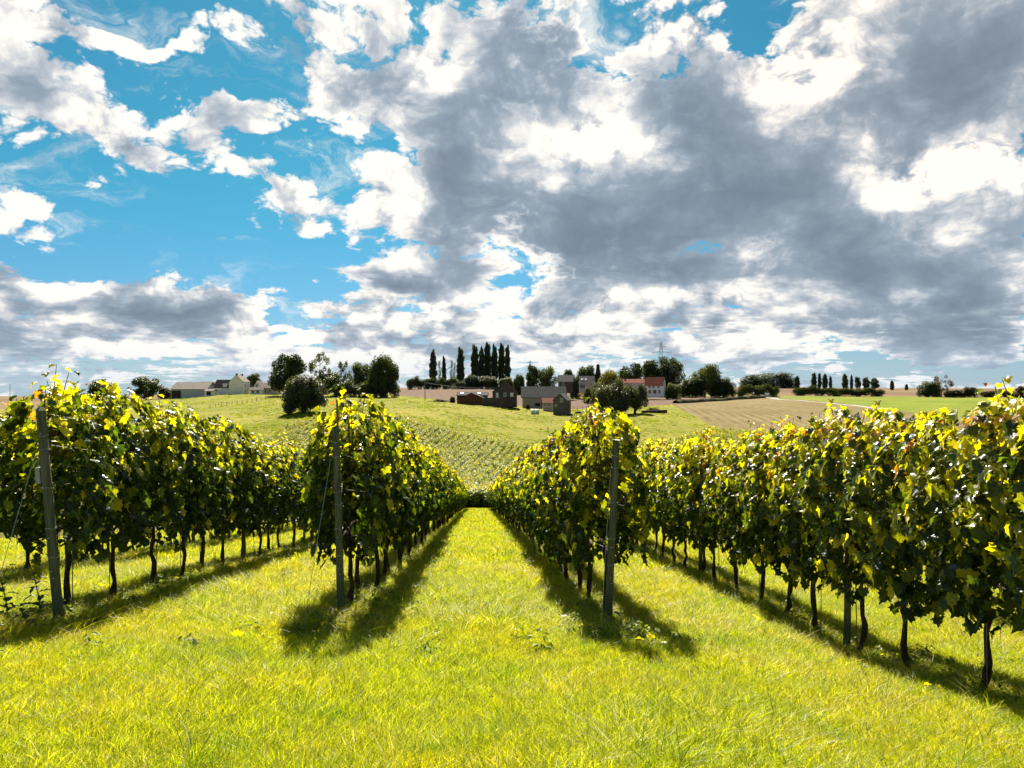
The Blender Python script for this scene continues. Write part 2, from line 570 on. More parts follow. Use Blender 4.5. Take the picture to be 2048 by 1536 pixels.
def green_col(T, P, W):
    n = T.noise(W, 0.05, 4.0, 0.6)
    n2 = T.noise(W, 0.7, 4.0, 0.6)
    c = T.mix(T.step(n, 0.3, 0.7), (0.115, 0.160, 0.008), (0.185, 0.200, 0.012))
    return T.mix(T.step(n2, 0.5, 0.7, 0.0, 0.4), c, (0.07, 0.10, 0.008))


def far_col(T, P, W):
    n = T.noise(T.mix(1.0, W, (1, 0.4, 1), 'MULTIPLY'), 0.004, 2.0, 0.5)
    n2 = T.noise(W, 0.05, 4.0, 0.6)
    c = T.mix(T.step(n, 0.42, 0.62), (0.14, 0.088, 0.052), (0.19, 0.13, 0.065))
    return T.mix(T.step(n2, 0.4, 0.7, 0, 0.3), c, (0.09, 0.06, 0.04))


M_GROUND = [surface('grass_floor', grass_ground, 1.0, 0.05, (30, 0.6, 0.03)), surface('maize_soil', corn_ground, 1, 0.05),
            surface('meadow_turf', meadow_col, 1, 0.1, (0.8, 0.9, 0.5)), surface('ploughed_soil', plough_col, 1, 0.05, (1.2, 0.8, 0.3)),
            surface('stubble', stubble_col, 1, 0.05, (1.5, 0.8, 0.3)), surface('green_crop', green_col, 1, 0.1, (1.0, 0.8, 0.4)),
            surface('far_soil', far_col, 1, 0.05)]


def build_terrain():
    az = np.concatenate([np.radians(np.linspace(-180, -42, 40)), np.radians(np.linspace(-41, 46, 760)), np.radians(np.linspace(47, 180, 40))])
    az[0], az[-1] = -math.pi, math.pi
    r = np.concatenate([[0.0], np.geomspace(1.2, 74, 90), np.geomspace(74.6, 700, 200), np.geomspace(720, 9000, 40)])
    A, R = np.meshgrid(az, r)
    X, Y = R * np.sin(A), R * np.cos(A)
    Z = ground_z(X.ravel(), Y.ravel()).reshape(X.shape)
    nr, na = X.shape
    V = np.stack([X.ravel(), Y.ravel(), Z.ravel()], 1)
    idx = np.arange(nr * na).reshape(nr, na)
    quads = np.stack([idx[:-1, :-1].ravel(), idx[:-1, 1:].ravel(), idx[1:, 1:].ravel(), idx[1:, :-1].ravel()], 1)[:, ::-1]
    C = V[quads].mean(1)
    px, py, D = project(C[:, 0], C[:, 1], C[:, 2])
    fld = field_of(px, py, np.maximum(D, 1e-3))
    fld[D < 75.0] = 0
    back = D < 60
    fld[back] = 0
    for k, nm in enumerate(FIELD_NAMES):
        q = quads[fld == k]
        if not len(q):
            continue
        u, inv = np.unique(q, return_inverse=True)
        me = bpy.data.meshes.new(nm)
        f = inv.reshape(q.shape)
        me.vertices.add(len(u))
        me.vertices.foreach_set('co', V[u].astype(np.float32).ravel())
        me.loops.add(f.size)
        me.loops.foreach_set('vertex_index', f.astype(np.int32).ravel())
        me.polygons.add(len(f))
        me.polygons.foreach_set('loop_start', np.arange(0, f.size, 4, dtype=np.int32))
        me.polygons.foreach_set('use_smooth', [True] * len(f))
        me.materials.append(M_GROUND[k])
        me.update(calc_edges=True)
        me.validate()
        o = obj(nm, me)
        tag(o, ['grassy ground of the vineyard slope', 'soil under the maize in the valley', 'yellow green grazed meadow below the farms',
                'bare brown ploughed field behind the brick farm', 'pale stubble field with straw rows', 'bright green field beyond the stubble',
                'flat brown farmland out to the skyline'][k], kind='structure')


build_terrain()
# ------------------------------------------------------------------ materials of the vineyard
def bark(name, a, b, sc_=18.0):
    def fn(T, P, W):
        n = T.noise(T.mix(1.0, P, (1, 1, 0.18), 'MULTIPLY'), sc_ * 3, 6.0, 0.65)
        return T.mix(T.step(n, 0.3, 0.7), a, b)
    return surface(name, fn, 0.95, 0.15, (60, 0.8, 0.01))


def post_col(T, P, W):
    g = T.noise(T.mix(1.0, P, (1, 1, 0.04), 'MULTIPLY'), 70.0, 5.0, 0.65)
    n = T.noise(P, 5.0, 4.0, 0.6)
    c = T.mix(T.step(g, 0.3, 0.7), (0.075, 0.075, 0.048), (0.20, 0.185, 0.13))
    c = T.mix(T.step(n, 0.45, 0.7, 0, 0.6), c, (0.085, 0.115, 0.065))
    z = T.sep(P)[2]
    return T.mix(T.step(T.m('ADD', z, T.m('MULTIPLY', n, 0.5)), 0.45, 0.75, 0.65, 0.0), c, (0.05, 0.085, 0.05))


M_BARK = bark('vine_bark', (0.022, 0.014, 0.010), (0.085, 0.058, 0.042))
M_CANE = bark('cane_bark', (0.06, 0.032, 0.014), (0.15, 0.085, 0.035))
M_POST = surface('weathered_post', post_col, 0.9, 0.2, (40, 0.7, 0.008))
M_METAL = surface('galvanised_wire', lambda T, P, W: T.mix(T.noise(P, 40.0), (0.28, 0.28, 0.27), (0.45, 0.45, 0.43)), 0.45, 0.5)
M_RUST = surface('steel_stake', lambda T, P, W: T.mix(T.noise(P, 25.0), (0.08, 0.06, 0.05), (0.2, 0.17, 0.14)), 0.6, 0.4)
M_LEAF = leafy('vine_leaf', trans=0.52, twarm=(2.05, 2.0, 0.36), rough=0.36, spec=0.55, vary=0.12, mottle=True)

# ------------------------------------------------------------------ leaves
HALF = [(0.0, 0.04), (0.20, -0.16), (0.44, -0.06), (0.38, 0.15), (0.56, 0.36), (0.35, 0.45), (0.33, 0.66), (0.14, 0.70), (0.0, 0.98)]
OUT_HI = np.array(HALF + [(-a, b) for a, b in HALF[-2:0:-1]])
HALF_LO = [(0.0, 0.0), (0.42, -0.08), (0.54, 0.36), (0.28, 0.66), (0.0, 0.98)]
OUT_LO = np.array(HALF_LO + [(-a, b) for a, b in HALF_LO[-2:0:-1]])


def leaf_local(lo, fold, curl, wav, ph):
    o = OUT_LO if lo else OUT_HI
    n = len(o)
    c0 = np.array([[0.0, 0.30]])
    if lo:
        P = np.vstack([c0, o])
        f = [(0, 1 + i, 1 + (i + 1) % n) for i in range(n)]
    else:
        P = np.vstack([c0, c0 + (o - c0) * 0.55, o])
        f = []
        for i in range(n):
            j = (i + 1) % n
            f += [(0, 1 + i, 1 + j), (1 + i, 1 + n + i, 1 + n + j), (1 + i, 1 + n + j, 1 + j)]
    rr = np.hypot(P[:, 0], P[:, 1] - 0.3)
    z = fold * np.abs(P[:, 0]) - curl * (P[:, 1] - 0.1) ** 2 - 0.5 * curl * P[:, 0] ** 2 * math.cos(ph)
    z = z + wav * (0.3 + 2.2 * rr) * np.sin(ph + 7.0 * P[:, 0] + 5.0 * P[:, 1])
    return np.column_stack([P[:, 0], P[:, 1] - 0.3, z]), f


def frame(nrm, tip):
    nrm = nrm / np.linalg.norm(nrm)
    tip = tip - nrm * np.dot(tip, nrm)
    tip = tip / max(np.linalg.norm(tip), 1e-6)
    return np.column_stack([np.cross(tip, nrm), tip, nrm])


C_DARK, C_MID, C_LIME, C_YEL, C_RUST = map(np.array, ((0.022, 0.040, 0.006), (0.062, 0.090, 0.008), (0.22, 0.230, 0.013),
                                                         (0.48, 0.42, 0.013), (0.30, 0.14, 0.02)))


def leaf_colour(r, h, lit_bias=0.0):
    """some leaves have yellowed; lit tops and shaded lower canopy are also painted in: h = height share of the shoot"""
    a = r.random() + 0.75 * (h - 0.66) + lit_bias  # bright top, dim lower canopy and sunnier rows are put into the leaf colour
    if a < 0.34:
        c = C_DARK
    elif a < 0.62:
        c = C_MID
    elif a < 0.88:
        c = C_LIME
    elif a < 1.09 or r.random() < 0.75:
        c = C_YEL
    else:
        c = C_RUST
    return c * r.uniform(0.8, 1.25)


def leaf_specs(r, n, half_len, shoots, top=2.08, bot=0.62, lit_bias=0.0):
    """positions, frames, sizes and colours of the leaves of one vine; x across the row, y along it, z up"""
    out = []
    for k in range(n):
        h = r.random() ** 0.85
        z = bot + (top - bot) * h
        y = r.uniform(-half_len, half_len)
        hw = 0.335 * (0.55 + 0.9 * math.sin(math.pi * min(1, 0.12 + 0.80 * h)) ** 0.8 * 0.72)
        hw *= 1 + 0.30 * math.sin(5.1 * y + 3 * z + shoots) + 0.12 * math.sin(11 * y - 7 * z)
        z += 0.10 * math.sin(4.0 * y + shoots * 2.1) * h - 0.12 * (1 - h) * math.sin(6 * y + shoots)
        s = 1 if r.random() < 0.5 else -1
        d = 0.35 + 0.65 * math.sqrt(r.random())
        p = np.array([s * hw * d, y, z])
        nrm = np.array([s * 0.75 * d, r.normal(0, 0.45), 0.30 + 0.55 * h + r.normal(0, 0.35)])
        tip = np.array([s * 0.45, r.normal(0, 0.55), -0.9 + r.normal(0, 0.3)])
        out.append((p, frame(nrm, tip), r.uniform(0.072, 0.128), leaf_colour(r, h, lit_bias), d))
    r2 = random.Random(int(shoots * 100))
    canes = []
    for k in range(5):                                   # shoots that stand out above the trimmed top
        y0 = r2.uniform(-half_len, half_len)
        x0 = r2.uniform(-0.15, 0.15)
        L = r2.uniform(0.06, 0.30)
        dx, dy = r2.uniform(-0.35, 0.35) * L, r2.uniform(-0.5, 0.5) * L
        pts = [(x0 - dx, y0 - dy * 0.5, top - 0.55), (x0, y0, top - 0.05), (x0 + dx, y0 + dy, top + L)]
        canes.append(pts)
        m = 4 + int(L * 14)
        for i in range(m):
            t = (i + 0.5) / m
            b = np.array(pts[1]) * (1 - t) + np.array(pts[2]) * t
            a = r2.uniform(0, 6.28)
            off = np.array([math.cos(a), math.sin(a), 0.25]) * r2.uniform(0.03, 0.10)
            nrm = np.array([math.cos(a) * 0.5, math.sin(a) * 0.5, 0.9])
            tip = np.array([math.cos(a), math.sin(a), -0.5])
            out.append((b + off, frame(nrm, tip), r2.uniform(0.055, 0.11) * (1.1 - 0.4 * t), leaf_colour(r, 1.25, lit_bias), 1.0))
    return out, canes


def leaf_mesh(name, specs, lo, r):
    V, Fc, C = [], [], []
    b = 0
    for (p, R, s, c, d) in specs:
        v, f = leaf_local(lo, r.uniform(-0.1, 0.6), r.uniform(0.0, 0.8), r.uniform(0.02, 0.10), r.uniform(0, 6))
        v = (v * s) @ R.T + p
        V.append(v)
        Fc.extend([(i + b, j + b, k + b) for i, j, k in f])
        C.append(np.tile(c, (len(v), 1)))
        b += len(v)
    return mesh_obj(name, np.vstack(V), Fc, M_LEAF, link=False, colors=np.vstack(C))


NV = 9
FOLIAGE, FOLIAGE_FAR, CANES, SPECS, TRUNKS = [], [], [], [], []
for k in range(NV):
    r = np.random.default_rng(100 + k)
    sp, cn = leaf_specs(r, 820, 0.56, 1.0 + k * 0.37, lit_bias=0.08 if k >= 5 else -0.06)  # later variants are yellower, painting in sunlight for their rows
    SPECS.append(sp)
    FOLIAGE.append(leaf_mesh('vine_foliage', sp, False, r))
    CANES.append([MB().tube(c, [0.006, 0.005, 0.0025], 5).me('cane', M_CANE) for c in cn])
for k in range(6):
    r = np.random.default_rng(200 + k)
    sp, cn = leaf_specs(r, 480, 0.56, 1.0 + k * 0.53, lit_bias=0.08 if k >= 3 else -0.05)  # same painted sunlight bias for the far variants
    sp = [(p, R, s * 1.28, c, d) for (p, R, s, c, d) in sp]
    FOLIAGE_FAR.append(leaf_mesh('vine_foliage', sp, True, r))


def trunk_mesh(k, n=7, full=True):
    r = random.Random(300 + k)
    H = 0.74
    bx, by = r.uniform(-0.09, 0.09), r.uniform(-0.24, 0.24)
    pts, rad = [], []
    for i in range(9):
        t = i / 8
        x = bx * math.sin(t * 3.0) + r.uniform(-0.018, 0.018)
        y = by * (math.sin(t * 2.6) - 0.4 * t) + r.uniform(-0.02, 0.02)
        pts.append((x, y, -0.06 + (H + 0.06) * t))
        rad.append((0.040 if i == 0 else 0.030) * (1 - 0.35 * t) * r.uniform(0.75, 1.3))
    m = MB().tube(pts, rad, n)
    e = pts[-1]
    if full:
        for s in (-1, 1):
            m.tube([e, (e[0], e[1] + s * 0.12, e[2] + 0.06), (0.0, e[1] + s * 0.32, e[2] + 0.05), (0.0, e[1] + s * 0.48, e[2] + 0.03)],
                   [rad[-1] * 0.8, 0.015, 0.012, 0.009], 5)
    return m.me('vine_trunk', M_BARK, smooth=True)


TRUNKS = [trunk_mesh(k) for k in range(8)]
STAKE = MB().tube([(0, 0, -0.1), (0, 0, 1.15)], 0.0045, 5).me('stake', M_RUST)
LEAVES = []
for k in range(14):
    r = np.random.default_rng(400 + k)
    v, f = leaf_local(False, r.uniform(0.0, 0.6), r.uniform(0.05, 0.8), r.uniform(0.03, 0.10), r.uniform(0, 6))
    c = [C_DARK, C_MID, C_MID, C_LIME, C_LIME, C_YEL, C_YEL][k % 7] * r.uniform(0.85, 1.15)
    LEAVES.append(mesh_obj('leaf', v, f, M_LEAF, link=False, colors=np.tile(c, (len(v), 1))))

YEL = np.array([3, 4, 5, 6, 10, 11, 12, 13])
# ------------------------------------------------------------------ rows
ROW_X = {0: -6.45, 1: -3.86, 2: -1.32, 3: 1.29, 4: 3.78, 5: 6.45}
ROW_START = {0: 7.3, 1: 7.15, 2: 7.75, 3: 7.75, 4: 3.55, 5: 3.0}
ROW_NAME = {0: 'the outermost row on the far left', 1: 'the dark row left of the thistles', 2: 'the row just left of the centre lane',
            3: 'the row just right of the centre lane', 4: 'the big row along the right edge', 5: 'the row behind the big right one'}
ROW_NAME[1] = 'the shaded row on the left'
ORD = ['first', 'second', 'third', 'fourth', 'fifth', 'sixth', 'seventh', 'eighth', 'ninth', 'tenth', 'eleventh', 'twelfth', 'thirteenth', 'fourteenth', 'fifteenth', 'sixteenth',
       'seventeenth', 'eighteenth', 'nineteenth', 'twentieth']
SPACING = 0.90
rest = []                     # vines past the limit: far ends of the rows
n_ind = 0
for row in (4, 3, 2, 1, 0, 5):
    y, i = ROW_START[row] + 0.30, 0
    r = np.random.default_rng(500 + row)
    while y < ROWS_END - 0.4:
        x = ROW_X[row] + r.normal(0, 0.02)
        yy = y + r.normal(0, 0.04)
        if row == 5 or (row == 0 and i > 21) or y > 62:
            rest.append((x, yy, r.integers(0, 6), r.random()))
            y += SPACING
            i += 1
            continue
        base = (x, yy, gz(x, yy))
        near = (y < 11.5 and row in (1, 2, 3)) or (y < 9.5 and row == 4) or (row == 0 and y < 9)
        mid = y < 24
        root = empty('grape_vine', base)
        if i < 20:
            end = 'from the front of' if row == 4 else 'from the near end of'
            lab = f'{ORD[i]} grape vine {end} {ROW_NAME[row]}'
        elif y < 35:
            lab = f'grape vine midway along {ROW_NAME[row]}'
        else:
            lab = f'small grape vine far along {ROW_NAME[row]}'
        tag(root, lab, 'grape vine', 'vines of ' + ROW_NAME[row])
        n_ind += 1
        k = int(r.integers(5, NV)) if row in (3, 4) else int(r.integers(0, 5))  # sun-facing rows take the yellower sets, sunlight put into leaf colour
        turn = 0.0 if r.random() < 0.5 else math.pi
        sz = r.uniform(0.95, 1.05) * {1: 0.975, 3: 0.95, 4: 1.07}.get(row, 1.0) * ((0.82, 0.89, 0.95)[i] if row == 4 and i < 3 else 1.0)
        if near or mid:
            fo = obj('foliage', FOLIAGE[k], root, rot=(0, 0, turn), scale=(r.uniform(0.92, 1.12), 1, sz))
        else:
            fo = obj('foliage', FOLIAGE_FAR[int(r.integers(3, 6)) if row in (3, 4) else int(r.integers(0, 3))], root, rot=(0, 0, turn), scale=(r.uniform(0.85, 1.0), 1, sz))
        fo['kind'] = 'stuff'
        obj('trunk', TRUNKS[int(r.integers(0, 8))], root, rot=(0, 0, 0.0 if r.random() < 0.5 else math.pi), scale=(1, 1, r.uniform(0.95, 1.1)))
        if mid and r.random() < 0.7:
            obj('stake', STAKE, root, loc=(r.uniform(-0.03, 0.03), r.choice([-1, 1]) * r.uniform(0.04, 0.08), 0), rot=(r.uniform(-0.03, 0.03), r.uniform(-0.03, 0.03), 0))
        if near or y < 15:
            for cm in CANES[k]:
                obj('cane', cm, root, rot=(0, 0, turn), scale=(1, 1, sz))
        if near:                        # the leaves that can be told apart one by one
            side = 1 if ROW_X[row] < 0 else -1
            hi = 0.85 if row in (2, 3) else 1.0
            for q in range(46):
                h = r.random()
                z = 0.66 + 1.46 * h
                hw = 0.33 * (0.62 + 0.62 * math.sin(math.pi * min(1, 0.12 + 0.80 * h)))
                s = side if r.random() < 0.75 else -side
                p = np.array([s * hw * r.uniform(0.9, 1.12), r.uniform(-0.5, 0.5), z])
                nrm = np.array([s * 0.8, r.normal(-0.2, 0.45), 0.45 + r.normal(0, 0.35)])
                tip = np.array([s * 0.4, r.normal(0, 0.5), -0.9])
                R = frame(nrm, tip)
                s_ = r.uniform(0.085, 0.138)
                lv = obj('leaf', LEAVES[int(r.choice(YEL if (row in (3, 4) and r.random() < 0.45) else np.arange(14)))], root)  # more yellow leaves paint the sun onto these two rows
                lv.matrix_local = Matrix.Translation(Vector(p)) @ Matrix(R.tolist()).to_4x4() @ Matrix.Scale(s_, 4)
        y += SPACING
        i += 1
print('individual vines', n_ind, 'rest', len(rest))


# ------------------------------------------------------------------ scattering of what nobody could count
def proto_collection(name, meshes):
    c = bpy.data.collections.new(name)
    for k, me in enumerate(meshes):
        o = bpy.data.objects.new(f'{name}_{k}', me)
        c.objects.link(o)
    return c


def scatter(name, pts, rot, scl, pick, meshes, label, category=None, kind='stuff', parent=None):
    """one object: copies of small meshes at given points (points, euler angles, scales, which mesh)"""
    me = bpy.data.meshes.new(name)
    n = len(pts)
    me.vertices.add(n)
    me.vertices.foreach_set('co', np.asarray(pts, np.float32).ravel())
    a = me.attributes.new('rot', 'FLOAT_VECTOR', 'POINT')
    a.data.foreach_set('vector', np.asarray(rot, np.float32).ravel())
    a = me.attributes.new('scl', 'FLOAT_VECTOR', 'POINT')
    a.data.foreach_set('vector', np.asarray(scl, np.float32).ravel())
    a = me.attributes.new('pick', 'INT', 'POINT')
    a.data.foreach_set('value', np.asarray(pick, np.int32))
    o = bpy.data.objects.new(name, me)
    COL.objects.link(o)
    o.parent = parent
    tag(o, label, category, kind=kind)
    g = bpy.data.node_groups.new(name + '_scatter', 'GeometryNodeTree')
    g.interface.new_socket('Geometry', in_out='INPUT', socket_type='NodeSocketGeometry')
    g.interface.new_socket('Geometry', in_out='OUTPUT', socket_type='NodeSocketGeometry')
    N, L = g.nodes, g.links
    gi, go = N.new('NodeGroupInput'), N.new('NodeGroupOutput')
    ci = N.new('GeometryNodeCollectionInfo')
    ci.inputs['Collection'].default_value = proto_collection(name, meshes)
    ci.inputs['Separate Children'].default_value = True
    ci.inputs['Reset Children'].default_value = True
    ip = N.new('GeometryNodeInstanceOnPoints')
    ip.inputs['Pick Instance'].default_value = True

    def attr(nm, ty):
        q = N.new('GeometryNodeInputNamedAttribute')
        q.data_type = ty
        q.inputs['Name'].default_value = nm
        return q.outputs['Attribute']
    L.new(gi.outputs[0], ip.inputs['Points'])
    L.new(ci.outputs[0], ip.inputs['Instance'])
    L.new(attr('pick', 'INT'), ip.inputs['Instance Index'])
    L.new(attr('rot', 'FLOAT_VECTOR'), ip.inputs['Rotation'])
    L.new(attr('scl', 'FLOAT_VECTOR'), ip.inputs['Scale'])
    L.new(ip.outputs[0], go.inputs[0])
    md = o.modifiers.new('scatter', 'NODES')
    md.node_group = g
    return o


if rest:
    X = np.array([q[0] for q in rest])
    Y = np.array([q[1] for q in rest])
    Z = ground_z(X, Y)
    n = len(rest)
    pts = np.column_stack([X, Y, Z])
    rz = np.where(np.array([q[3] for q in rest]) > 0.5, math.pi, 0.0)
    rot = np.column_stack([np.zeros(n), np.zeros(n), rz])
    scl = np.column_stack([np.ones(n) * 0.92, np.ones(n), np.ones(n)])
    scatter('distant_vines', np.vstack([pts, pts]), np.vstack([rot, rot]), np.vstack([scl, np.ones((n, 3))]),
            np.concatenate([[q[2] for q in rest], 6 + (np.arange(n) % 4)]), FOLIAGE_FAR + TRUNKS[:4],
            'mass of distant grape vines at the far ends of the rows', 'vines')

# ------------------------------------------------------------------ posts and wires
def post_mesh(rad, h, seed):
    r = random.Random(seed)
    m = MB()
    n = 14
    hs = [-0.25, 0.0, 0.3, 0.7, 1.1, 1.5, h - 0.012, h]
    rr = [rad * 1.08, rad * 1.06, rad * 1.03, rad, rad * 0.99, rad * 0.97, rad * 0.96, rad * 0.88]
    m.tube([(r.uniform(-0.004, 0.004), r.uniform(-0.004, 0.004), q) for q in hs], rr, n)
    return m.me('post', M_POST, smooth=False)


def ring_mesh(rad):
    pts = [(rad * math.cos(a), rad * math.sin(a), 0.006 * math.sin(3 * a)) for a in np.linspace(0, 2 * math.pi, 17)]
    return MB().tube(pts, 0.0028, 5, cap=False).me('wire_loop', M_METAL)


NAIL = MB().box(-0.006, 0.006, -0.012, 0.004, -0.004, 0.004).me('nail', M_METAL)
END = [  # row, along, height, lean to the camera, lean across, label
    (1, 7.0, 1.93, 0.16, -0.07, 'grey green end post with a hanging wire tensioner beside the thistles'),
    (2, 7.55, 1.86, 0.10, -0.04, 'weathered end post with rusty coil at the row left of the centre lane'),
    (3, 7.55, 1.84, 0.12, 0.06, 'mossy green end post at the row right of the centre lane'),
    (0, 7.0, 1.9, 0.14, -0.05, 'end post of the outermost row at the left edge'),
]
END_POSTS = {}
for row, y, h, ly, lx, lab in END:
    x = ROW_X[row] + (0.15 if row == 1 else 0.0)
    p = empty('end_post', (x, y, gz(x, y)))
    p.rotation_euler = (math.atan2(ly, h), math.atan2(lx, h), 0)
    tag(p, lab, 'post', 'end posts of the vine rows')
    obj('post', post_mesh(0.040 if row == 1 else 0.036, h, 10 + row), p)
    rm = ring_mesh(0.043 if row == 1 else 0.039)
    for z in (0.62, 0.88, 1.24, 1.58, 1.70 if row != 2 else 1.12):
        obj('wire_loop', rm, p, loc=(0, 0, z), rot=(0, 0, z * 7))
    for z in (0.50, 0.44, 0.80, 1.72):
        obj('nail', NAIL, p, loc=(0.01 * math.sin(z * 20), -0.038, z))
    MB().tube([(-0.05, -0.04, 1.56), (-0.14, -0.45, 0.75), (-0.22, -0.85, -0.05)], 0.0025, 5).build('guy_wire', M_METAL, p)
    END_POSTS[row] = p
# ratchet tensioners clamped on the posts
ten = MB().box(-0.085, -0.045, -0.02, 0.03, 1.28, 1.42).tube([(-0.065, 0, 1.42), (-0.055, 0, 1.50), (-0.04, 0, 1.56)], 0.005, 6)
ten.tube([(-0.10, 0.005, 1.32), (-0.04, 0.005, 1.32)], 0.018, 8)
ten.build('wire_tensioner', M_METAL, END_POSTS[1])
coil = MB()
for k in range(4):
    coil.tube([((0.040 + 0.002 * k) * math.cos(a), (0.040 + 0.002 * k) * math.sin(a), 1.24 + 0.02 * k + 0.01 * math.sin(2 * a)) for a in np.linspace(0, 2 * math.pi, 15)], 0.004, 5, cap=False)
coil.build('wire_coil', M_RUST, END_POSTS[2])
hook = MB().tube([(0.035, -0.02, 1.22), (0.10, -0.03, 1.21), (0.115, -0.03, 1.25), (0.09, -0.03, 1.30)], 0.007, 6)
hook.build('wire_hook', M_RUST, END_POSTS[3])
cap = MB().tube([(0, 0, 1.845), (0, 0, 1.853)], [0.044, 0.042], 14)
cap.build('flat_cap', M_RUST, END_POSTS[3])
rod = MB().tube([(0.0, 0.09, 1.5), (0.005, 0.09, 2.14)], 0.010, 6)
rod.build('steel_rod', M_RUST, END_POSTS[2])

LINE = post_mesh(0.034, 1.98, 77)
cnt = {}
for row, ys in ((1, (12.9, 18.2, 23.4)), (2, (13.2, 18.4, 23.6)), (3, (13.0, 18.3, 23.5)), (4, (7.72, 12.9, 18.1, 23.3)), (0, (12.6, 17.8))):
    for j, y in enumerate(ys):
        x = ROW_X[row]
        o = obj('line_post', LINE, loc=(x, y, gz(x, y)), rot=(random.uniform(-0.02, 0.02), random.uniform(-0.02, 0.02), random.uniform(0, 6)))
        tag(o, f'{ORD[j]} thin line post inside {ROW_NAME[row]}', 'post', 'line posts of the vine rows')
for row in (1, 2, 3, 4):
    y0 = {1: 7.15, 2: 7.8, 3: 7.8, 4: 1.0}[row]
    for nm, h in (('lowest', 0.76), ('middle', 1.24), ('upper', 1.58), ('topmost', 1.86)):
        ys = np.concatenate([np.linspace(y0, 26, 24), np.linspace(30, 71, 12)])
        off = 0.20 if h > 1 else 0.0
        pts = [(ROW_X[row] + (off if row < 3 else -off) * min(1, (y - y0) / 2.5), y, gz(ROW_X[row], y) + h + 0.012 * math.sin(y * 1.1)) for y in ys]
        w = MB().tube(pts, 0.0022, 4).build('trellis_wire', M_METAL)
        tag(w, f'{nm} thin trellis wire strung along {ROW_NAME[row]}', 'wire', 'trellis wires')
# ------------------------------------------------------------------ grass, weeds, maize
def grass_patch(T, c, W):
    n = T.noise(W, 0.55, 3.0, 0.6)
    n2 = T.noise(W, 1.9, 3.0, 0.6)
    n3 = T.noise(T.v('ADD', W, (31.0, 7.0, 2.0)), 0.8, 3.0, 0.6)
    c = T.mix(T.step(n, 0.40, 0.64), c, T.mix(1.0, c, (1.18, 1.04, 0.8), 'MULTIPLY'))
    c = T.mix(T.step(n2, 0.56, 0.70, 0.0, 0.75), c, T.mix(1.0, c, (0.55, 0.78, 0.7), 'MULTIPLY'))
    return T.mix(T.step(n3, 0.60, 0.72, 0.0, 0.30), c, (0.46, 0.40, 0.15))


M_GRASS = leafy('grass_blade', trans=0.55, twarm=(1.75, 1.68, 0.5), rough=0.45, spec=0.22, vary=0.20, patch=grass_patch)
M_WEED = leafy('weed_leaf', trans=0.45, twarm=(1.5, 1.6, 0.5), rough=0.5, spec=0.3, vary=0.25)
M_MAIZE = leafy('maize_leaf', trans=0.45, twarm=(1.6, 1.5, 0.4), rough=0.45, spec=0.35, vary=0.18)


def tuft(seed, n, rad, h0, h1, wid, lean, dry=0.07, segs=3, tone=(1, 1, 1)):
    r = np.random.default_rng(seed)
    V, Fc, C = [], [], []
    for k in range(n):
        a, d = r.uniform(0, 2 * math.pi), rad * math.sqrt(r.random())
        bx, by = d * math.cos(a), d * math.sin(a)
        h = r.uniform(h0, h1)
        w = wid * r.uniform(0.7, 1.3)
        la = a + r.normal(0, 0.9)
        ln = abs(r.normal(lean, lean * 0.5)) * h
        ta = r.uniform(0, math.pi)
        tx, ty = math.cos(ta) * w, math.sin(ta) * w
        u = r.random()
        if u < dry:
            c = np.array([0.50, 0.44, 0.20]) * r.uniform(0.8, 1.2)
        elif u < 0.45:
            c = np.array([0.435, 0.480, 0.010]) * r.uniform(0.8, 1.15)
        elif u < 0.85:
            c = np.array([0.325, 0.385, 0.009]) * r.uniform(0.8, 1.15)
        else:
            c = np.array([0.15, 0.20, 0.012])
        c = c * np.array(tone)
        b = len(V)
        for i in range(segs):
            t = i / segs
            x, y, z = bx + math.cos(la) * ln * t * t, by + math.sin(la) * ln * t * t, h * (t - 0.25 * lean * t * t) - 0.01
            q = 1 - 0.55 * t
            V += [(x - tx * q, y - ty * q, z), (x + tx * q, y + ty * q, z)]
        V.append((bx + math.cos(la) * ln, by + math.sin(la) * ln, h * (1 - 0.25 * lean) - 0.01))
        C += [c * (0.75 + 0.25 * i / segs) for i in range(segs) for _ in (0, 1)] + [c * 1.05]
        for i in range(segs - 1):
            Fc.append((b + 2 * i, b + 2 * i + 1, b + 2 * i + 3, b + 2 * i + 2))
        Fc.append((b + 2 * segs - 2, b + 2 * segs - 1, b + 2 * segs))
    return mesh_obj('tuft', V, Fc, M_GRASS, link=False, colors=np.array(C))


def in_frame(x, y, z, m=60):
    px, py, D = project(x, y, z)
    return (D > 0.8) & (px > -m) & (px < 2048 + m) & (py < 1536 + 160)


def grass_points(n, y0, y1, xlim, seed):
    r = np.random.default_rng(seed)
    y = r.uniform(y0, y1, n)
    half = np.minimum(0.80 * y + 1.2, xlim)
    x = r.uniform(-1, 1, n) * half
    z = ground_z(x, y)
    d = np.min(np.abs(x[:, None] - np.array(list(ROW_X.values()))[None, :]), axis=1)
    k = in_frame(x, y, z) & ((d > 0.30) | (r.random(n) < 0.45) | (y < 6.5))
    return x[k], y[k], z[k], r


near_t = [tuft(600 + k, 44, 0.085, 0.035, 0.105, 0.0017, 0.75) for k in range(6)] + [tuft(610 + k, 26, 0.06, 0.07, 0.17, 0.0024, 0.9, 0.25) for k in range(3)]
mid_t = [tuft(620 + k, 34, 0.17, 0.04, 0.12, 0.0042, 0.7, segs=2) for k in range(5)]
dark_t = [tuft(660 + k, 60, 0.10, 0.10, 0.24, 0.0024, 0.9, 0.06, tone=(0.42, 0.60, 0.8)) for k in range(2)]
straw_t = [tuft(670 + k, 22, 0.10, 0.03, 0.12, 0.0016, 1.6, 1.0) for k in range(2)]
far_t = [tuft(640 + k, 34, 0.36, 0.05, 0.13, 0.010, 0.7, segs=2) for k in range(4)]
PT, RT, ST, PK = [], [], [], []


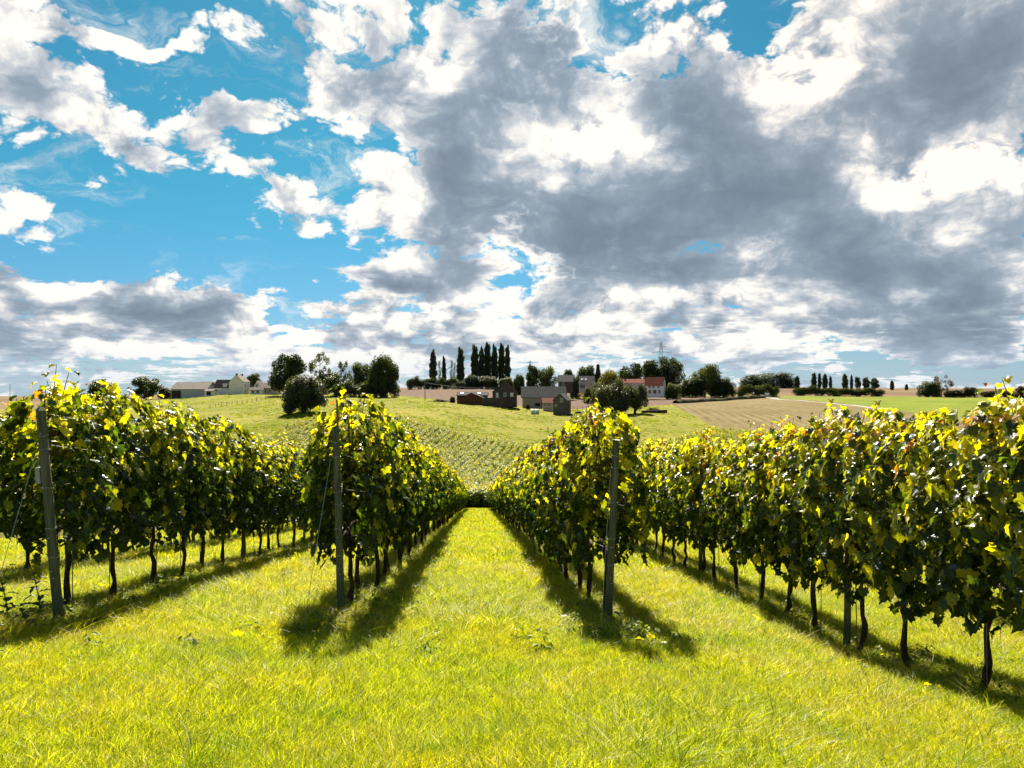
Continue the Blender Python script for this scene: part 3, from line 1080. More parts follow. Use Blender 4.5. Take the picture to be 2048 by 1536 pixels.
def add_grass(x, y, z, r, lo, hi, s0, s1):
    n = len(x)
    PT.append(np.column_stack([x, y, z]))
    RT.append(np.column_stack([r.normal(0, 0.08, n), r.normal(0, 0.08, n), r.uniform(0, 6.28, n)]))
    clump = 0.5 + 0.5 * np.sin(x * 2.3 + 1.7 * np.sin(y * 1.1)) * np.sin(y * 1.9 + 1.3 * np.sin(x * 0.8))
    s = r.uniform(s0, s1, n) * (0.75 + 0.5 * clump)
    ST.append(np.column_stack([s, s, s * r.uniform(0.8, 1.25, n)]))
    PK.append(r.integers(lo, hi, n))


x, y, z, r = grass_points(17000, 2.2, 7.0, 99, 1)
add_grass(x, y, z, r, 0, 6, 0.8, 1.2)
x, y, z, r = grass_points(1300, 2.2, 9.0, 99, 2)
add_grass(x, y, z, r, 6, 9, 0.7, 1.15)
x, y, z, r = grass_points(19000, 7.0, 13.0, 99, 3)
add_grass(x, y, z, r, 0, 9, 0.9, 1.4)
x, y, z, r = grass_points(16000, 12.5, 28.0, 12, 4)
add_grass(x, y, z, r, 9, 14, 0.8, 1.4)
x, y, z, r = grass_points(14000, 27.0, 75.0, 9, 5)
add_grass(x, y, z, r, 14, 18, 0.8, 1.3)
x, y, z, r = grass_points(150, 2.6, 16.0, 99, 6)
add_grass(x, y, z, r, 18, 20, 0.6, 1.1)
xc, yc, zc, r = grass_points(60, 2.4, 14.0, 99, 7)
x = np.repeat(xc, 16) + r.normal(0, 0.14, len(xc) * 16)
y = np.repeat(yc, 16) + r.normal(0, 0.14, len(xc) * 16)
add_grass(x, y, ground_z(x, y), r, 20, 22, 0.7, 1.2)
# rank grass left standing under the vines, where the mower does not reach
for row in range(0, 6):
    rr = np.random.default_rng(700 + row)
    n = 1500
    yy = ROW_START[row] - 1.0 + (28 - ROW_START[row]) * rr.random(n) ** 1.7
    xx = ROW_X[row] + rr.normal(0, 0.22, n)
    zz = ground_z(xx, yy)
    k = in_frame(xx, yy, zz, 150)
    add_grass(xx[k], yy[k], zz[k], rr, 6, 9, 0.7, 1.3)
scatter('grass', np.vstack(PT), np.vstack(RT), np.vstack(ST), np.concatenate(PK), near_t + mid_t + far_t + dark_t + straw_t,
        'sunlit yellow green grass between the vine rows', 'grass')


# low broad-leaved weeds
def weed(seed, n, rad, h):
    r = np.random.default_rng(seed)
    V, Fc, C = [], [], []
    for k in range(n):
        a = r.uniform(0, 6.28)
        d = rad * r.random() ** 0.6
        p = np.array([d * math.cos(a), d * math.sin(a), h * r.random() * (1 - 0.5 * d / rad)])
        R = frame(np.array([math.cos(a) * 0.5, math.sin(a) * 0.5, 1.0]) + r.normal(0, 0.25, 3), np.array([math.cos(a), math.sin(a), 0.3]))
        s = r.uniform(0.012, 0.028)
        L = np.array([(0, -1.0, 0), (0.5, -0.3, 0.1), (0.55, 0.4, 0.1), (0, 1.1, -0.1), (-0.55, 0.4, 0.1), (-0.5, -0.3, 0.1)]) * s
        b = len(V)
        V += [tuple(q) for q in L @ R.T + p]
        Fc += [(b, b + 1, b + 2, b + 3), (b, b + 3, b + 4, b + 5)]
        c = np.array([0.15, 0.19, 0.018]) * r.uniform(0.7, 1.4)
        C += [c] * 6
    return mesh_obj('weed', V, Fc, M_WEED, link=False, colors=np.array(C))


weeds = [weed(800 + k, 46, 0.11, 0.09 + 0.03 * k) for k in range(5)]
P2 = []
for row in range(0, 6):
    rr = np.random.default_rng(820 + row)
    n = 420
    yy = ROW_START[row] - 1.2 + (26 - ROW_START[row]) * rr.random(n) ** 1.5
    xx = ROW_X[row] + rr.normal(0, 0.26, n)
    P2.append(np.column_stack([xx, yy, ground_z(xx, yy)]))
rr = np.random.default_rng(840)
x, y, z, _ = grass_points(160, 5.0, 20, 12, 841)
P2.append(np.column_stack([x, y, z]))
P2 = np.vstack(P2)
n = len(P2)
s = rr.uniform(0.45, 1.1, n)
scatter('weeds', P2, np.column_stack([np.zeros(n), np.zeros(n), rr.uniform(0, 6.28, n)]), np.column_stack([s, s, s]), rr.integers(0, 5, n), weeds,
        'low leafy weeds along the feet of the vines', 'weeds')


# yellow leaves that have dropped beneath the rows
PF = []
for row in range(1, 5):
    rr = np.random.default_rng(860 + row)
    n = 90
    yy = ROW_START[row] - 1.5 + 12 * rr.random(n) ** 1.4
    xx = ROW_X[row] + rr.normal(0, 0.35, n)
    PF.append(np.column_stack([xx, yy, ground_z(xx, yy) + rr.uniform(0.03, 0.07, n)]))
PF = np.vstack(PF)
n = len(PF)
s = rr.uniform(0.05, 0.10, n)
scatter('fallen_leaves', PF, np.column_stack([rr.normal(0, 0.5, n), rr.normal(0, 0.5, n), rr.uniform(0, 6.28, n)]), np.column_stack([s, s, s]), rr.integers(0, 4, n),
        [LEAVES[i] for i in (5, 6, 12, 13)], 'yellow fallen leaves strewn under the vine rows', 'leaves')

# ------------------------------------------------------------------ thistles by the left end post
def thistle(loc, h, seed, lab):
    r = np.random.default_rng(seed)
    root = empty('thistle', loc)
    tag(root, lab, 'thistle', 'thistles beside the end post')
    st = [(0.02 * math.sin(4 * t), 0.02 * math.cos(3 * t), h * t - 0.02) for t in np.linspace(0, 1, 6)]
    MB().tube(st, [0.008, 0.007, 0.006, 0.005, 0.004, 0.003], 5).build('stem', M_THISTLE, root)
    nl = int(9 + h * 14)
    for k in range(nl):
        t = (k + 0.6) / nl
        a = k * 2.4 + r.uniform(-0.3, 0.3)
        L = 0.20 * (1 - 0.55 * t) * r.uniform(0.8, 1.2)
        V, Fc = [], []
        nseg = 6
        for i in range(nseg + 1):
            u = i / nseg
            w = L * 0.17 * (1 - u) ** 0.6 * (1.7 if i % 2 else 0.55) + 0.001
            cx, cz = L * u, L * (0.45 * u - 0.75 * u * u)
            V += [(cx, -w, cz + 0.25 * w), (cx, 0, cz), (cx, w, cz + 0.25 * w)]
        for i in range(nseg):
            b = 3 * i
            Fc += [(b, b + 3, b + 4, b + 1), (b + 1, b + 4, b + 5, b + 2)]
        lf = mesh_obj('leaf', V, Fc, M_THISTLE, root)
        q = st[min(5, int(t * 5.9))]
        lf.location = (q[0], q[1], h * t)
        lf.rotation_euler = (0, -0.35 + 0.2 * r.random(), a)
    return root


M_THISTLE = leafy('thistle_leaf', trans=0.3, rough=0.5, attr=False, base=(0.045, 0.075, 0.025), twarm=(1.3, 1.4, 0.6))
for (px, D, h, lab) in ((74, 6.9, 0.44, 'tall spiky thistle standing just left of the end post'),
                        (8, 6.7, 0.42, 'spiky thistle cut by the left edge of the picture'),
                        (48, 6.3, 0.26, 'low spreading thistle between the two tall ones')):
    p = at(px, D)
    thistle(p, h, int(px), lab)


# ------------------------------------------------------------------ maize in the valley
def maize(seed, plants=7):
    r = np.random.default_rng(seed)
    V, Fc, C = [], [], []

    def strip(pts, ws, side, c):
        b = len(V)
        for q, w in zip(pts, ws):
            V.append(tuple(q - side * w))
            V.append(tuple(q + side * w))
            C.extend([c, c])
        for i in range(len(pts) - 1):
            Fc.append((b + 2 * i, b + 2 * i + 1, b + 2 * i + 3, b + 2 * i + 2))
    for k in range(plants):
        o = np.array([r.normal(0, 0.03), (k + 0.5) / plants - 0.5 + r.normal(0, 0.03), 0.0])
        H = r.uniform(1.85, 2.3)
        for a in (0.0, 1.57):
            strip([o, o + np.array([0, 0, H])], [0.014, 0.008], np.array([math.cos(a), math.sin(a), 0]), np.array([0.16, 0.16, 0.02]))
        for j in range(9):
            z = H * (0.18 + 0.085 * j)
            a = j * math.pi + r.normal(0, 0.6) + k
            d = np.array([math.cos(a), math.sin(a), 0])
            L = r.uniform(0.5, 0.85)
            side = np.array([-d[1], d[0], 0])
            b0 = o + np.array([0, 0, z])
            c = np.array([0.27, 0.315, 0.009]) * r.uniform(0.65, 1.2)
            strip([b0, b0 + d * L * 0.45 + np.array([0, 0, 0.28]), b0 + d * L * 0.8 + np.array([0, 0, 0.26]), b0 + d * L + np.array([0, 0, 0.02])],
                  [0.035, 0.075, 0.06, 0.006], side, c)
        for j in range(4):
            a = r.uniform(0, 6.28)
            d = np.array([math.cos(a), math.sin(a), 0])
            b0 = o + np.array([0, 0, H])
            strip([b0, b0 + d * 0.12 + np.array([0, 0, 0.26])], [0.012, 0.006], np.array([-d[1], d[0], 0]), np.array([0.42, 0.36, 0.09]))
    return mesh_obj('maize', V, Fc, M_MAIZE, link=False, colors=np.array(C))


def plant_maize():
    r = np.random.default_rng(900)
    ang = math.radians(8)                    # the drilled rows run slightly across the valley
    ax, bx = np.array([math.sin(ang), math.cos(ang)]), np.array([math.cos(ang), -math.sin(ang)])
    a = np.arange(-60, 260, 1.0)
    b = np.arange(-120, 120, 1.3)
    A, B = np.meshgrid(a, b)
    A, B = A.ravel(), B.ravel()
    X = A * ax[0] + B * bx[0]
    Y = A * ax[1] + B * bx[1]
    D = X * FWD[0] + Y * FWD[1]
    k = (D > 76.5) & (D < 235)
    k2 = k & (D < 83)                         # extra clumps added along the front edge to darken its face
    X = np.concatenate([X[k], X[k2] + 0.33, X[k2] - 0.30])
    Y = np.concatenate([Y[k], Y[k2] + 0.25, Y[k2] + 0.5])
    D = X * FWD[0] + Y * FWD[1]
    Z = ground_z(X, Y)
    px, py, _ = project(X, Y, Z)
    f = field_of(px, py, D)
    keep = (f == 1) & (px > 380) & (px < 1640) & ~((px < 520) & (D > 120)) & ~((px > 1540) & (D > 120))
    # nothing of the crop can be seen below the crowns of the near rows away from the lane
    keep &= ~(((px < 800) | (px > 1130)) & (D < 88))
    X, Y, Z = X[keep], Y[keep], Z[keep]
    n = len(X)
    s = r.uniform(0.88, 1.1, n)
    print('maize clumps', n)
    scatter('maize_crop', np.column_stack([X, Y, Z]), np.column_stack([r.normal(0, 0.04, n), r.normal(0, 0.04, n), np.where(r.random(n) > 0.5, 0, math.pi) - ang]),
            np.column_stack([s * 0.95, 1.35 * np.ones(n), s]), r.integers(0, 6, n), [maize(910 + i) for i in range(6)],
            'dense yellow green maize filling the valley', 'maize')


plant_maize()


def tussocks():
    r = np.random.default_rng(950)
    t = []
    for k in range(4):
        tu = tuft(960 + k, 46, 0.30, 0.10, 0.26, 0.022, 0.8, 0.1, segs=2, tone=(0.50, 0.56, 0.6))
        t.append(tu)
    n = 30000
    px = r.uniform(330, 1420, n)
    D = np.exp(r.uniform(math.log(128), math.log(330), n))
    u = (px - CX) / F
    X = D * (FWD[0] + u * RGT[0])
    Y = D * (FWD[1] + u * RGT[1])
    Z = ground_z(X, Y)
    p, q, _ = project(X, Y, Z)
    cl = np.sin(X * 0.21 + 2 * np.sin(Y * 0.07)) * np.sin(Y * 0.17 + X * 0.05) + r.normal(0, 0.5, n)
    k = (field_of(p, q, D) == 2) & (cl > 0.25)
    X, Y, Z = X[k], Y[k], Z[k]
    n = len(X)
    s = r.uniform(0.6, 1.5, n)
    print('tussocks', n)
    scatter('meadow_tussocks', np.column_stack([X, Y, Z]), np.column_stack([np.zeros(n), np.zeros(n), r.uniform(0, 6.28, n)]),
            np.column_stack([s * 1.5, s, s]), r.integers(0, 4, n), t, 'rough grass tussocks dotting the meadow', 'grass')


tussocks()
# ------------------------------------------------------------------ trees
M_TREE = leafy('tree_leaf', trans=0.38, twarm=(1.5, 1.5, 0.5), rough=0.45, spec=0.35, vary=0.12)
M_TRUNK = bark('tree_bark', (0.03, 0.022, 0.016), (0.10, 0.078, 0.058), 1.5)


def card_cloud(P, N, size, cols, r):
    """small bent leaf sprays at points P, roughly facing N"""
    n = len(P)
    Nn = N + r.normal(0, 0.6, (n, 3))
    Nn /= np.linalg.norm(Nn, axis=1, keepdims=True)
    A = np.cross(Nn, r.normal(0, 1, (n, 3)))
    A /= np.linalg.norm(A, axis=1, keepdims=True)
    B = np.cross(Nn, A)
    s = (size * r.uniform(0.6, 1.35, n))[:, None]
    V = np.stack([P - A * s * 0.9, P - B * s * 0.55 + Nn * s * 0.2, P + A * s * 0.9, P + B * s * 0.55 + Nn * s * 0.2], 1).reshape(-1, 3)
    i = np.arange(n)[:, None] * 4
    Fc = np.hstack([i, i + 1, i + 2, i + 3])
    return V, Fc, np.repeat(cols, 4, axis=0)


def lobes_for(kind, r):
    """ellipsoids (centre, radii) in a unit tree: 1 high, 1 wide"""
    L = []
    if kind == 'broad':
        for k in range(24):
            z = 0.20 + 0.66 * ((k * 0.618) % 1.0)
            w = 0.38 * math.sin(math.pi * min(1, (z - 0.02) / 1.0)) ** 0.7 * r.uniform(0.75, 1.05)
            a = r.uniform(0, 6.283)
            q = r.uniform(0.14, 0.21)
            L.append((np.array([w * math.cos(a), w * math.sin(a), z]), np.array([q, q, q * 0.75])))
        L.append((np.array([0, 0, 0.52]), np.array([0.26, 0.26, 0.30])))
    elif kind == 'dome':
        for k in range(44):
            z = 0.08 + 0.74 * ((k * 0.618) % 1.0)
            w = 0.39 * math.sqrt(max(0.05, 1 - (z - 0.30) ** 2 / 0.38))
            a = r.uniform(0, 6.283)
            q = r.uniform(0.10, 0.16)
            L.append((np.array([w * math.cos(a), w * math.sin(a), z]), np.array([q, q, q * 1.1])))
        L += [(np.array([0, 0, 0.45]), np.array([0.38, 0.38, 0.43]))] * 3
    elif kind == 'poplar':
        for k in range(18):
            t = k / 17
            z = 0.10 + 0.84 * t
            w = 0.20 * math.sin(math.pi * (0.15 + 0.74 * t)) ** 0.5
            a = k * 2.4
            q = 0.30 * math.sin(math.pi * (0.20 + 0.68 * t)) ** 0.6 * r.uniform(0.75, 1.1)
            L.append((np.array([w * math.cos(a), w * math.sin(a), z]), np.array([q, q, 0.085])))
    elif kind == 'conifer':
        for k in range(16):
            t = k / 15
            z = 0.12 + 0.82 * t
            w = 0.40 * (1 - t) ** 0.9
            for j in range(3):
                a = k * 2.4 + j * 2.1
                L.append((np.array([w * 0.6 * math.cos(a), w * 0.6 * math.sin(a), z]), np.array([0.10 + 0.3 * w, 0.10 + 0.3 * w, 0.045])))
    elif kind == 'wispy':
        for k in range(20):
            z = r.uniform(0.28, 0.95)
            w = 0.36 * math.sin(math.pi * min(1, (z - 0.1) / 0.9)) ** 0.7
            a = k * 2.4
            q = r.uniform(0.07, 0.12)
            L.append((np.array([w * math.cos(a), w * math.sin(a), z]), np.array([q, q, q])))
    elif kind == 'hedge':
        for k in range(40):
            x = -0.45 + 0.90 * ((k * 0.618) % 1.0)
            z = r.uniform(0.15, 0.78) * (1 - 0.30 * abs(x) * 2)
            q = r.uniform(0.07, 0.11)
            L.append((np.array([x, r.uniform(-0.3, 0.3), z]), np.array([q, 0.22, q * 2.0])))
        for k in range(7):
            L.append((np.array([-0.42 + 0.14 * k, 0, 0.36]), np.array([0.10, 0.3, 0.34])))
    elif kind == 'willow':
        for k in range(20):
            z = r.uniform(0.20, 0.82)
            w = 0.40 * math.sin(math.pi * min(1, (z + 0.12) / 1.12)) ** 0.6
            a = k * 2.4 + r.uniform(-0.5, 0.5)
            q = r.uniform(0.11, 0.18)
            L.append((np.array([w * math.cos(a), w * math.sin(a), z]), np.array([q, q, q * 1.25])))
        L.append((np.array([0, 0, 0.5]), np.array([0.28, 0.28, 0.33])))
    return L


TREE_COL = {'dark': (0.042, 0.053, 0.013), 'green': (0.055, 0.074, 0.015), 'olive': (0.075, 0.085, 0.022), 'silver': (0.060, 0.066, 0.034),
            'yellow': (0.17, 0.155, 0.022), 'russet': (0.085, 0.055, 0.022), 'bluish': (0.045, 0.060, 0.035)}


def crown_mesh(kind, hue, seed, n, size):
    r = np.random.default_rng(seed)
    L = lobes_for(kind, r)
    vol = np.array([np.prod(q[1]) ** 0.67 for q in L])
    pick = r.choice(len(L), n, p=vol / vol.sum())
    d = r.normal(0, 1, (n, 3))
    d /= np.linalg.norm(d, axis=1, keepdims=True)
    rad = r.uniform(0.12, 1.0, n) ** 0.42 * np.where(r.random(n) < 0.06, 1.25, 1.0)
    C = np.array([q[0] for q in L])[pick]
    Rr = np.array([q[1] for q in L])[pick]
    P = C + d * Rr * rad[:, None]
    P[:, 2] = np.maximum(P[:, 2], 0.01)
    base = np.array(TREE_COL[hue])
    clump = r.uniform(0.7, 1.35, len(L))[pick]
    col = base * (clump * r.uniform(0.7, 1.35, n))[:, None]
    if kind in ('poplar',):
        d = d * np.array([1, 1, 0.3])
    V, Fc, cc = card_cloud(P, d + np.array([0, 0, 0.35]), size, col, r)
    return mesh_obj('crown', V, Fc, M_TREE, link=False, colors=cc), L


def trunk_for(kind, L, seed):
    r = random.Random(seed)
    m = MB()
    top = {'broad': 0.62, 'dome': 0.5, 'poplar': 0.93, 'conifer': 0.95, 'wispy': 0.90, 'hedge': 0.3, 'willow': 0.45}[kind]
    thick = {'broad': 0.030, 'dome': 0.022, 'poplar': 0.045, 'conifer': 0.03, 'wispy': 0.018, 'hedge': 0.012, 'willow': 0.050}[kind]
    pts = [(r.uniform(-0.01, 0.01), r.uniform(-0.01, 0.01), -0.03 + (top + 0.03) * i / 5) for i in range(6)]
    m.tube(pts, [thick * (1.25 - 0.19 * i) for i in range(6)], 7)
    for (c, q) in L[:12]:
        b = pts[2 + (int(c[2] * 10) % 3)]
        if c[2] > b[2] * 0.7:
            mid = ((b[0] + c[0]) / 2, (b[1] + c[1]) / 2, (b[2] * 0.6 + c[2] * 0.4))
            m.tube([b, mid, tuple(c)], [thick * 0.45, thick * 0.3, thick * 0.1], 5)
    return m.me('trunk', M_TRUNK, smooth=True)


_crowns = {}


def tree_kind(kind, hue, var):
    key = (kind, hue, var)
    if key not in _crowns:
        n, s = {'broad': (7000, 0.030), 'dome': (15000, 0.024), 'poplar': (4200, 0.050), 'conifer': (5000, 0.034),
                'wispy': (1900, 0.024), 'hedge': (9000, 0.026), 'willow': (12000, 0.025)}[kind]
        sd = 1000 + sum(map(ord, kind + hue)) + 17 * var
        cm, L = crown_mesh(kind, hue, sd, n, s)
        _crowns[key] = (cm, trunk_for(kind, L, sd))
    return _crowns[key]


def tree(name, cat, label, px, top, width, D, kind, hue, var=0, base=None, group=None, squash=None):
    """a tree standing at depth D behind column px, reaching image row top, width pixels wide"""
    p = at(px, D)
    if base is None:
        base = CY - (p.z - CZ) / D * F
    h = max(1.0, (base - top) / F * D)
    p.z -= 0.15
    w = width / F * D
    t = empty(name, p, random.uniform(0, 6.28) if kind != 'hedge' else -YAW - math.atan((px - CX) / F) * 0.6)
    tag(t, label, cat, group)
    cm, tm = tree_kind(kind, hue, var)
    obj('crown', cm, t, scale=(w, w if kind != 'hedge' else min(w, 5.0), h))
    obj('trunk', tm, t, scale=(w, w if kind != 'hedge' else 1.0, h) if kind not in ('poplar', 'broad', 'wispy') else (h * 0.6, h * 0.6, h))
    return t


G_L, G_P, G_R, G_F = 'trees beside the left farm', 'row of tall poplars', 'trees around the houses on the right', 'far line of poplars'
tree('round_tree', 'tree', 'big round dark tree with silvery rim standing alone on the meadow', 610, 744, 90, 190, 'dome', 'silver')
tree('broad_tree', 'tree', 'tall round dark tree behind the round meadow tree', 574, 702, 72, 300, 'broad', 'dark', 0, group=G_L)
tree('birch_tree', 'tree', 'thin airy birch with see-through top left of the wood', 640, 703, 54, 300, 'wispy', 'olive', 0, group=G_L)
tree('birch_tree', 'tree', 'second airy birch in the middle of the wood', 688, 721, 44, 305, 'wispy', 'green', 1, group=G_L)
tree('broad_tree', 'tree', 'smaller dense tree filling the gap under the birches', 662, 742, 58, 296, 'broad', 'green', 1, group=G_L)
tree('broad_tree', 'tree', 'open crowned tree just left of the tallest dark tree', 726, 722, 54, 302, 'broad', 'olive', 2, group=G_L)
tree('broad_tree', 'tree', 'massive dark pointed tree at the right end of the wood', 768, 702, 66, 290, 'dome', 'dark', 1, group=G_L)
tree('shrub', 'shrub', 'low dark undergrowth below the birches of the wood', 700, 756, 70, 288, 'hedge', 'dark', 0)
tree('shrub', 'shrub', 'dark undergrowth at the foot of the massive pointed tree', 745, 752, 56, 286, 'hedge', 'dark', 1)
tree('broad_tree', 'tree', 'round tree left of the long barn', 293, 750, 60, 345, 'broad', 'green', 1, group=G_L)
tree('broad_tree', 'tree', 'tree half hidden behind the yellow shoots on the left', 207, 756, 54, 345, 'broad', 'olive', 0, group=G_L)
tree('shrub', 'shrub', 'small bush between the round tree and the long barn', 330, 772, 28, 338, 'dome', 'dark', 1)
tree('broad_tree', 'tree', 'small dark tree behind the white gabled house', 508, 744, 30, 352, 'broad', 'dark', 2, group=G_L)
pop = [(866, 700, 15, 'leftmost tall poplar standing alone above the hedge'), (888, 713, 9, 'short slim poplar second from the left'),
       (921, 696, 16, 'single poplar between the slim one and the dense group'), (950, 690, 17, 'first poplar of the dense group'),
       (963, 694, 13, 'second slightly lower poplar of the dense group'), (975, 686, 17, 'tallest poplar in the middle of the dense group'),
       (989, 690, 14, 'poplar just right of the tallest one'), (1003, 688, 15, 'last but one poplar of the dense group'),
       (1015, 692, 12, 'rightmost poplar of the dense group')]
for k, (px, top, w, lab) in enumerate(pop):
    tree('poplar', 'tree', lab, px, top, w * (1.22 if k > 2 else 1.2), 600 + 3 * k, 'poplar', 'dark' if k % 2 else 'bluish', k % 3, group=G_P)
for k, px in enumerate((879, 903, 909)):
    tree('young_poplar', 'tree', ['thin almost bare poplar right of the leftmost one', 'thin bare poplar in the gap left of the single poplar',
                                  'faint thin poplar touching the single poplar'][k], px, (716, 714, 720)[k], 7, 604, 'wispy', 'bluish', 2, group='thin young poplars')
for k, (px, w, top, hue, lab) in enumerate(((836, 44, 749, 'dark', 'left end of the dark hedge under the poplars'), (874, 46, 748, 'dark', 'dark hedge bush below the leftmost poplar'),
                                             (910, 40, 750, 'green', 'hedge bush below the single poplar'), (943, 34, 747, 'bluish', 'grey green rounded bush at the foot of the poplars'),
                                             (976, 44, 750, 'olive', 'lighter hedge bush below the tallest poplar'), (1012, 36, 752, 'olive', 'hedge bush behind the brick gable'))):
    tree('hedge_bush', 'bush', lab, px, top, w, 575, 'hedge' if k < 3 else 'dome', hue, k % 2, group='bushes under the poplars')
tree('broad_tree', 'tree', 'small dark tree between the brick house and the slate barn', 1038, 744, 26, 420, 'dome', 'dark', 1, group=G_R)
tree('broad_tree', 'tree', 'tree with open crown behind the slate barn', 1068, 726, 32, 430, 'broad', 'green', 1, group=G_R)
tree('broad_tree', 'tree', 'lighter olive tree behind the slate barn', 1097, 730, 36, 428, 'broad', 'olive', 2, group=G_R)
tree('conifer', 'tree', 'dark conifer left of the house with skylights', 1133, 735, 30, 460, 'broad', 'dark', 0, group=G_R)
tree('shrub', 'bush', 'grey green bush beside the house with skylights', 1152, 746, 24, 400, 'dome', 'bluish', 0)
tree('broad_tree', 'tree', 'dark tree rising behind the house with skylights', 1172, 727, 42, 460, 'broad', 'dark', 2, group=G_R)
tree('pine_tree', 'tree', 'dark pine right of the house with skylights', 1196, 727, 30, 455, 'conifer', 'dark', 0, group=G_R)
tree('broad_tree', 'tree', 'yellowing round tree above the big willow', 1219, 734, 48, 390, 'dome', 'yellow', 0, group=G_R)
tree('shrub', 'bush', 'dense bush left of the big willow', 1202, 760, 44, 300, 'dome', 'olive', 1)
tree('shrub', 'bush', 'low bush beside the green bank behind the willow', 1180, 770, 30, 330, 'dome', 'olive', 0)
tree('broad_tree', 'tree', 'dark slender tree left of the red roofed house', 1262, 722, 50, 450, 'broad', 'dark', 1, group=G_R)
tree('broad_tree', 'tree', 'dark tree directly above the red roof', 1304, 715, 52, 455, 'broad', 'dark', 0, group=G_R)
tree('broad_tree', 'tree', 'tallest spreading tree right of the red roof', 1339, 709, 58, 450, 'broad', 'dark', 2, group=G_R)
tree('willow_tree', 'tree', 'big grey green willow on the pasture right of the small brick shed', 1226, 750, 68, 226, 'willow', 'silver', 0)
tree('willow_tree', 'tree', 'smaller willow leaning right of the big willow', 1270, 760, 50, 230, 'willow', 'silver', 1)
tree('shrub', 'bush', 'pale green bush right of the white house wall', 1347, 763, 34, 385, 'dome', 'olive', 1)
tree('broad_tree', 'tree', 'tall tree with lit crown in the clump right of the red roofed house', 1410, 725, 66, 430, 'broad', 'olive', 0, group=G_R)
tree('broad_tree', 'tree', 'low dark tree left in the clump by the lane', 1385, 752, 56, 425, 'dome', 'dark', 1, group=G_R)
tree('broad_tree', 'tree', 'dark rounded tree right in the clump by the lane', 1446, 752, 52, 425, 'dome', 'dark', 0, group=G_R)
tree('hedge_bush', 'bush', 'broad dark hedge behind the road sign', 1516, 761, 80, 450, 'hedge', 'dark', 1)
# far copse: one mass of trees on a rise
rc = np.random.default_rng(77)
cp = at(1540, 1150)
cops, cl = crown_mesh('dome', 'bluish', 78, 14000, 0.022)
o = obj('far_wood', cops, loc=(cp.x, cp.y, cp.z - 2), rot=(0, 0, -0.35), scale=(118 / F * 1150, 60, 38 / F * 1150))
tag(o, 'distant rounded wood on the skyline right of the lane', 'wood', kind='stuff')
far = [(1594, 752, 14, 'lone poplar at the right end of the far wood'), (1628, 746, 13, 'leftmost far poplar of the group over the long hedge'),
       (1639, 747, 9, 'second far poplar of the group over the long hedge'), (1650, 748, 13, 'third far poplar of the group over the long hedge'),
       (1661, 752, 8, 'single thin far poplar over the long hedge'), (1690, 748, 14, 'tall far poplar left over the hedge end'),
       (1703, 750, 7, 'pencil thin far poplar over the hedge end'), (1716, 752, 13, 'broad far poplar over the hedge end'),
       (1732, 753, 15, 'wide far poplar second from the right end'), (1750, 754, 18, 'wide bushy far poplar at the right end')]
for k, (px, top, w, lab) in enumerate(far):
    tree('poplar', 'tree', lab, px, top, w, 1000, 'poplar' if k not in (7, 8, 9) else 'broad', 'bluish', k % 3, group=G_F)
tree('hedge_bush', 'bush', 'left part of the long dark hedge beyond the green field', 1632, 768, 84, 480, 'hedge', 'dark', 0, group='long dark hedge')
tree('hedge_bush', 'bush', 'right part of the long dark hedge beyond the green field', 1716, 770, 96, 480, 'hedge', 'dark', 1, group='long dark hedge')
tree('far_tree', 'tree', 'tiny twin dark tree on the skyline', 1784, 761, 10, 1100, 'poplar', 'bluish', 0)
tree('far_tree', 'tree', 'tiny dark cone shaped tree on the skyline', 1813, 768, 8, 1100, 'poplar', 'bluish', 1)
tree('shrub', 'bush', 'dense dark bush left of the half bare tree', 1858, 760, 46, 470, 'dome', 'dark', 0)
tree('bare_tree', 'tree', 'half bare tree with open fan of twigs', 1884, 748, 46, 475, 'wispy', 'russet', 0)
tree('shrub', 'bush', 'low scrub right of the half bare tree', 1906, 778, 34, 470, 'dome', 'dark', 1)
tree('shrub', 'bush', 'reddish round bush beyond the right row', 1937, 771, 34, 470, 'dome', 'russet', 0)
tree('hedge_bush', 'bush', 'dark hedge at the right edge of the picture', 2010, 777, 84, 470, 'hedge', 'dark', 0)
tree('shrub', 'bush', 'russet bush in the right corner of the skyline', 2044, 769, 30, 465, 'dome', 'russet', 1)
for k, (px, w, top) in enumerate(((96, 22, 789), (116, 14, 788), (136, 20, 790))):
    tree('far_bush', 'bush', ['dark far copse on the left skyline', 'tiny far tree right of the left copse', 'third tiny far copse on the left skyline'][k], px, top, w, 1500, 'hedge', 'dark', k % 2)


# ------------------------------------------------------------------ buildings
def brick_col(a, b, mortar, sx=1.0):
    def fn(T, P, W):
        n = T.noise(P, 0.7, 4.0, 0.6)
        n2 = T.noise(P, 9.0, 3.0, 0.6)
        c = T.mix(T.step(n, 0.3, 0.7), a, b)
        return T.mix(T.step(n2, 0.5, 0.7, 0, 0.35), c, mortar)
    return fn


def tile_col(a, b):
    def fn(T, P, W):
        s = T.sep(P)
        course = T.m('FRACT', T.m('MULTIPLY', s[2], 3.2))
        n = T.noise(P, 0.9, 5.0, 0.65)
        n2 = T.noise(P, 6.0, 3.0, 0.6)
        c = T.mix(T.step(n, 0.35, 0.65), a, b)
        c = T.mix(T.step(n2, 0.5, 0.7, 0, 0.4), c, (0.09, 0.085, 0.06))
        return T.mix(T.step(course, 0.8, 0.95, 0, 0.35), c, T.mix(1.0, c, (0.4, 0.4, 0.4), 'MULTIPLY'))
    return fn


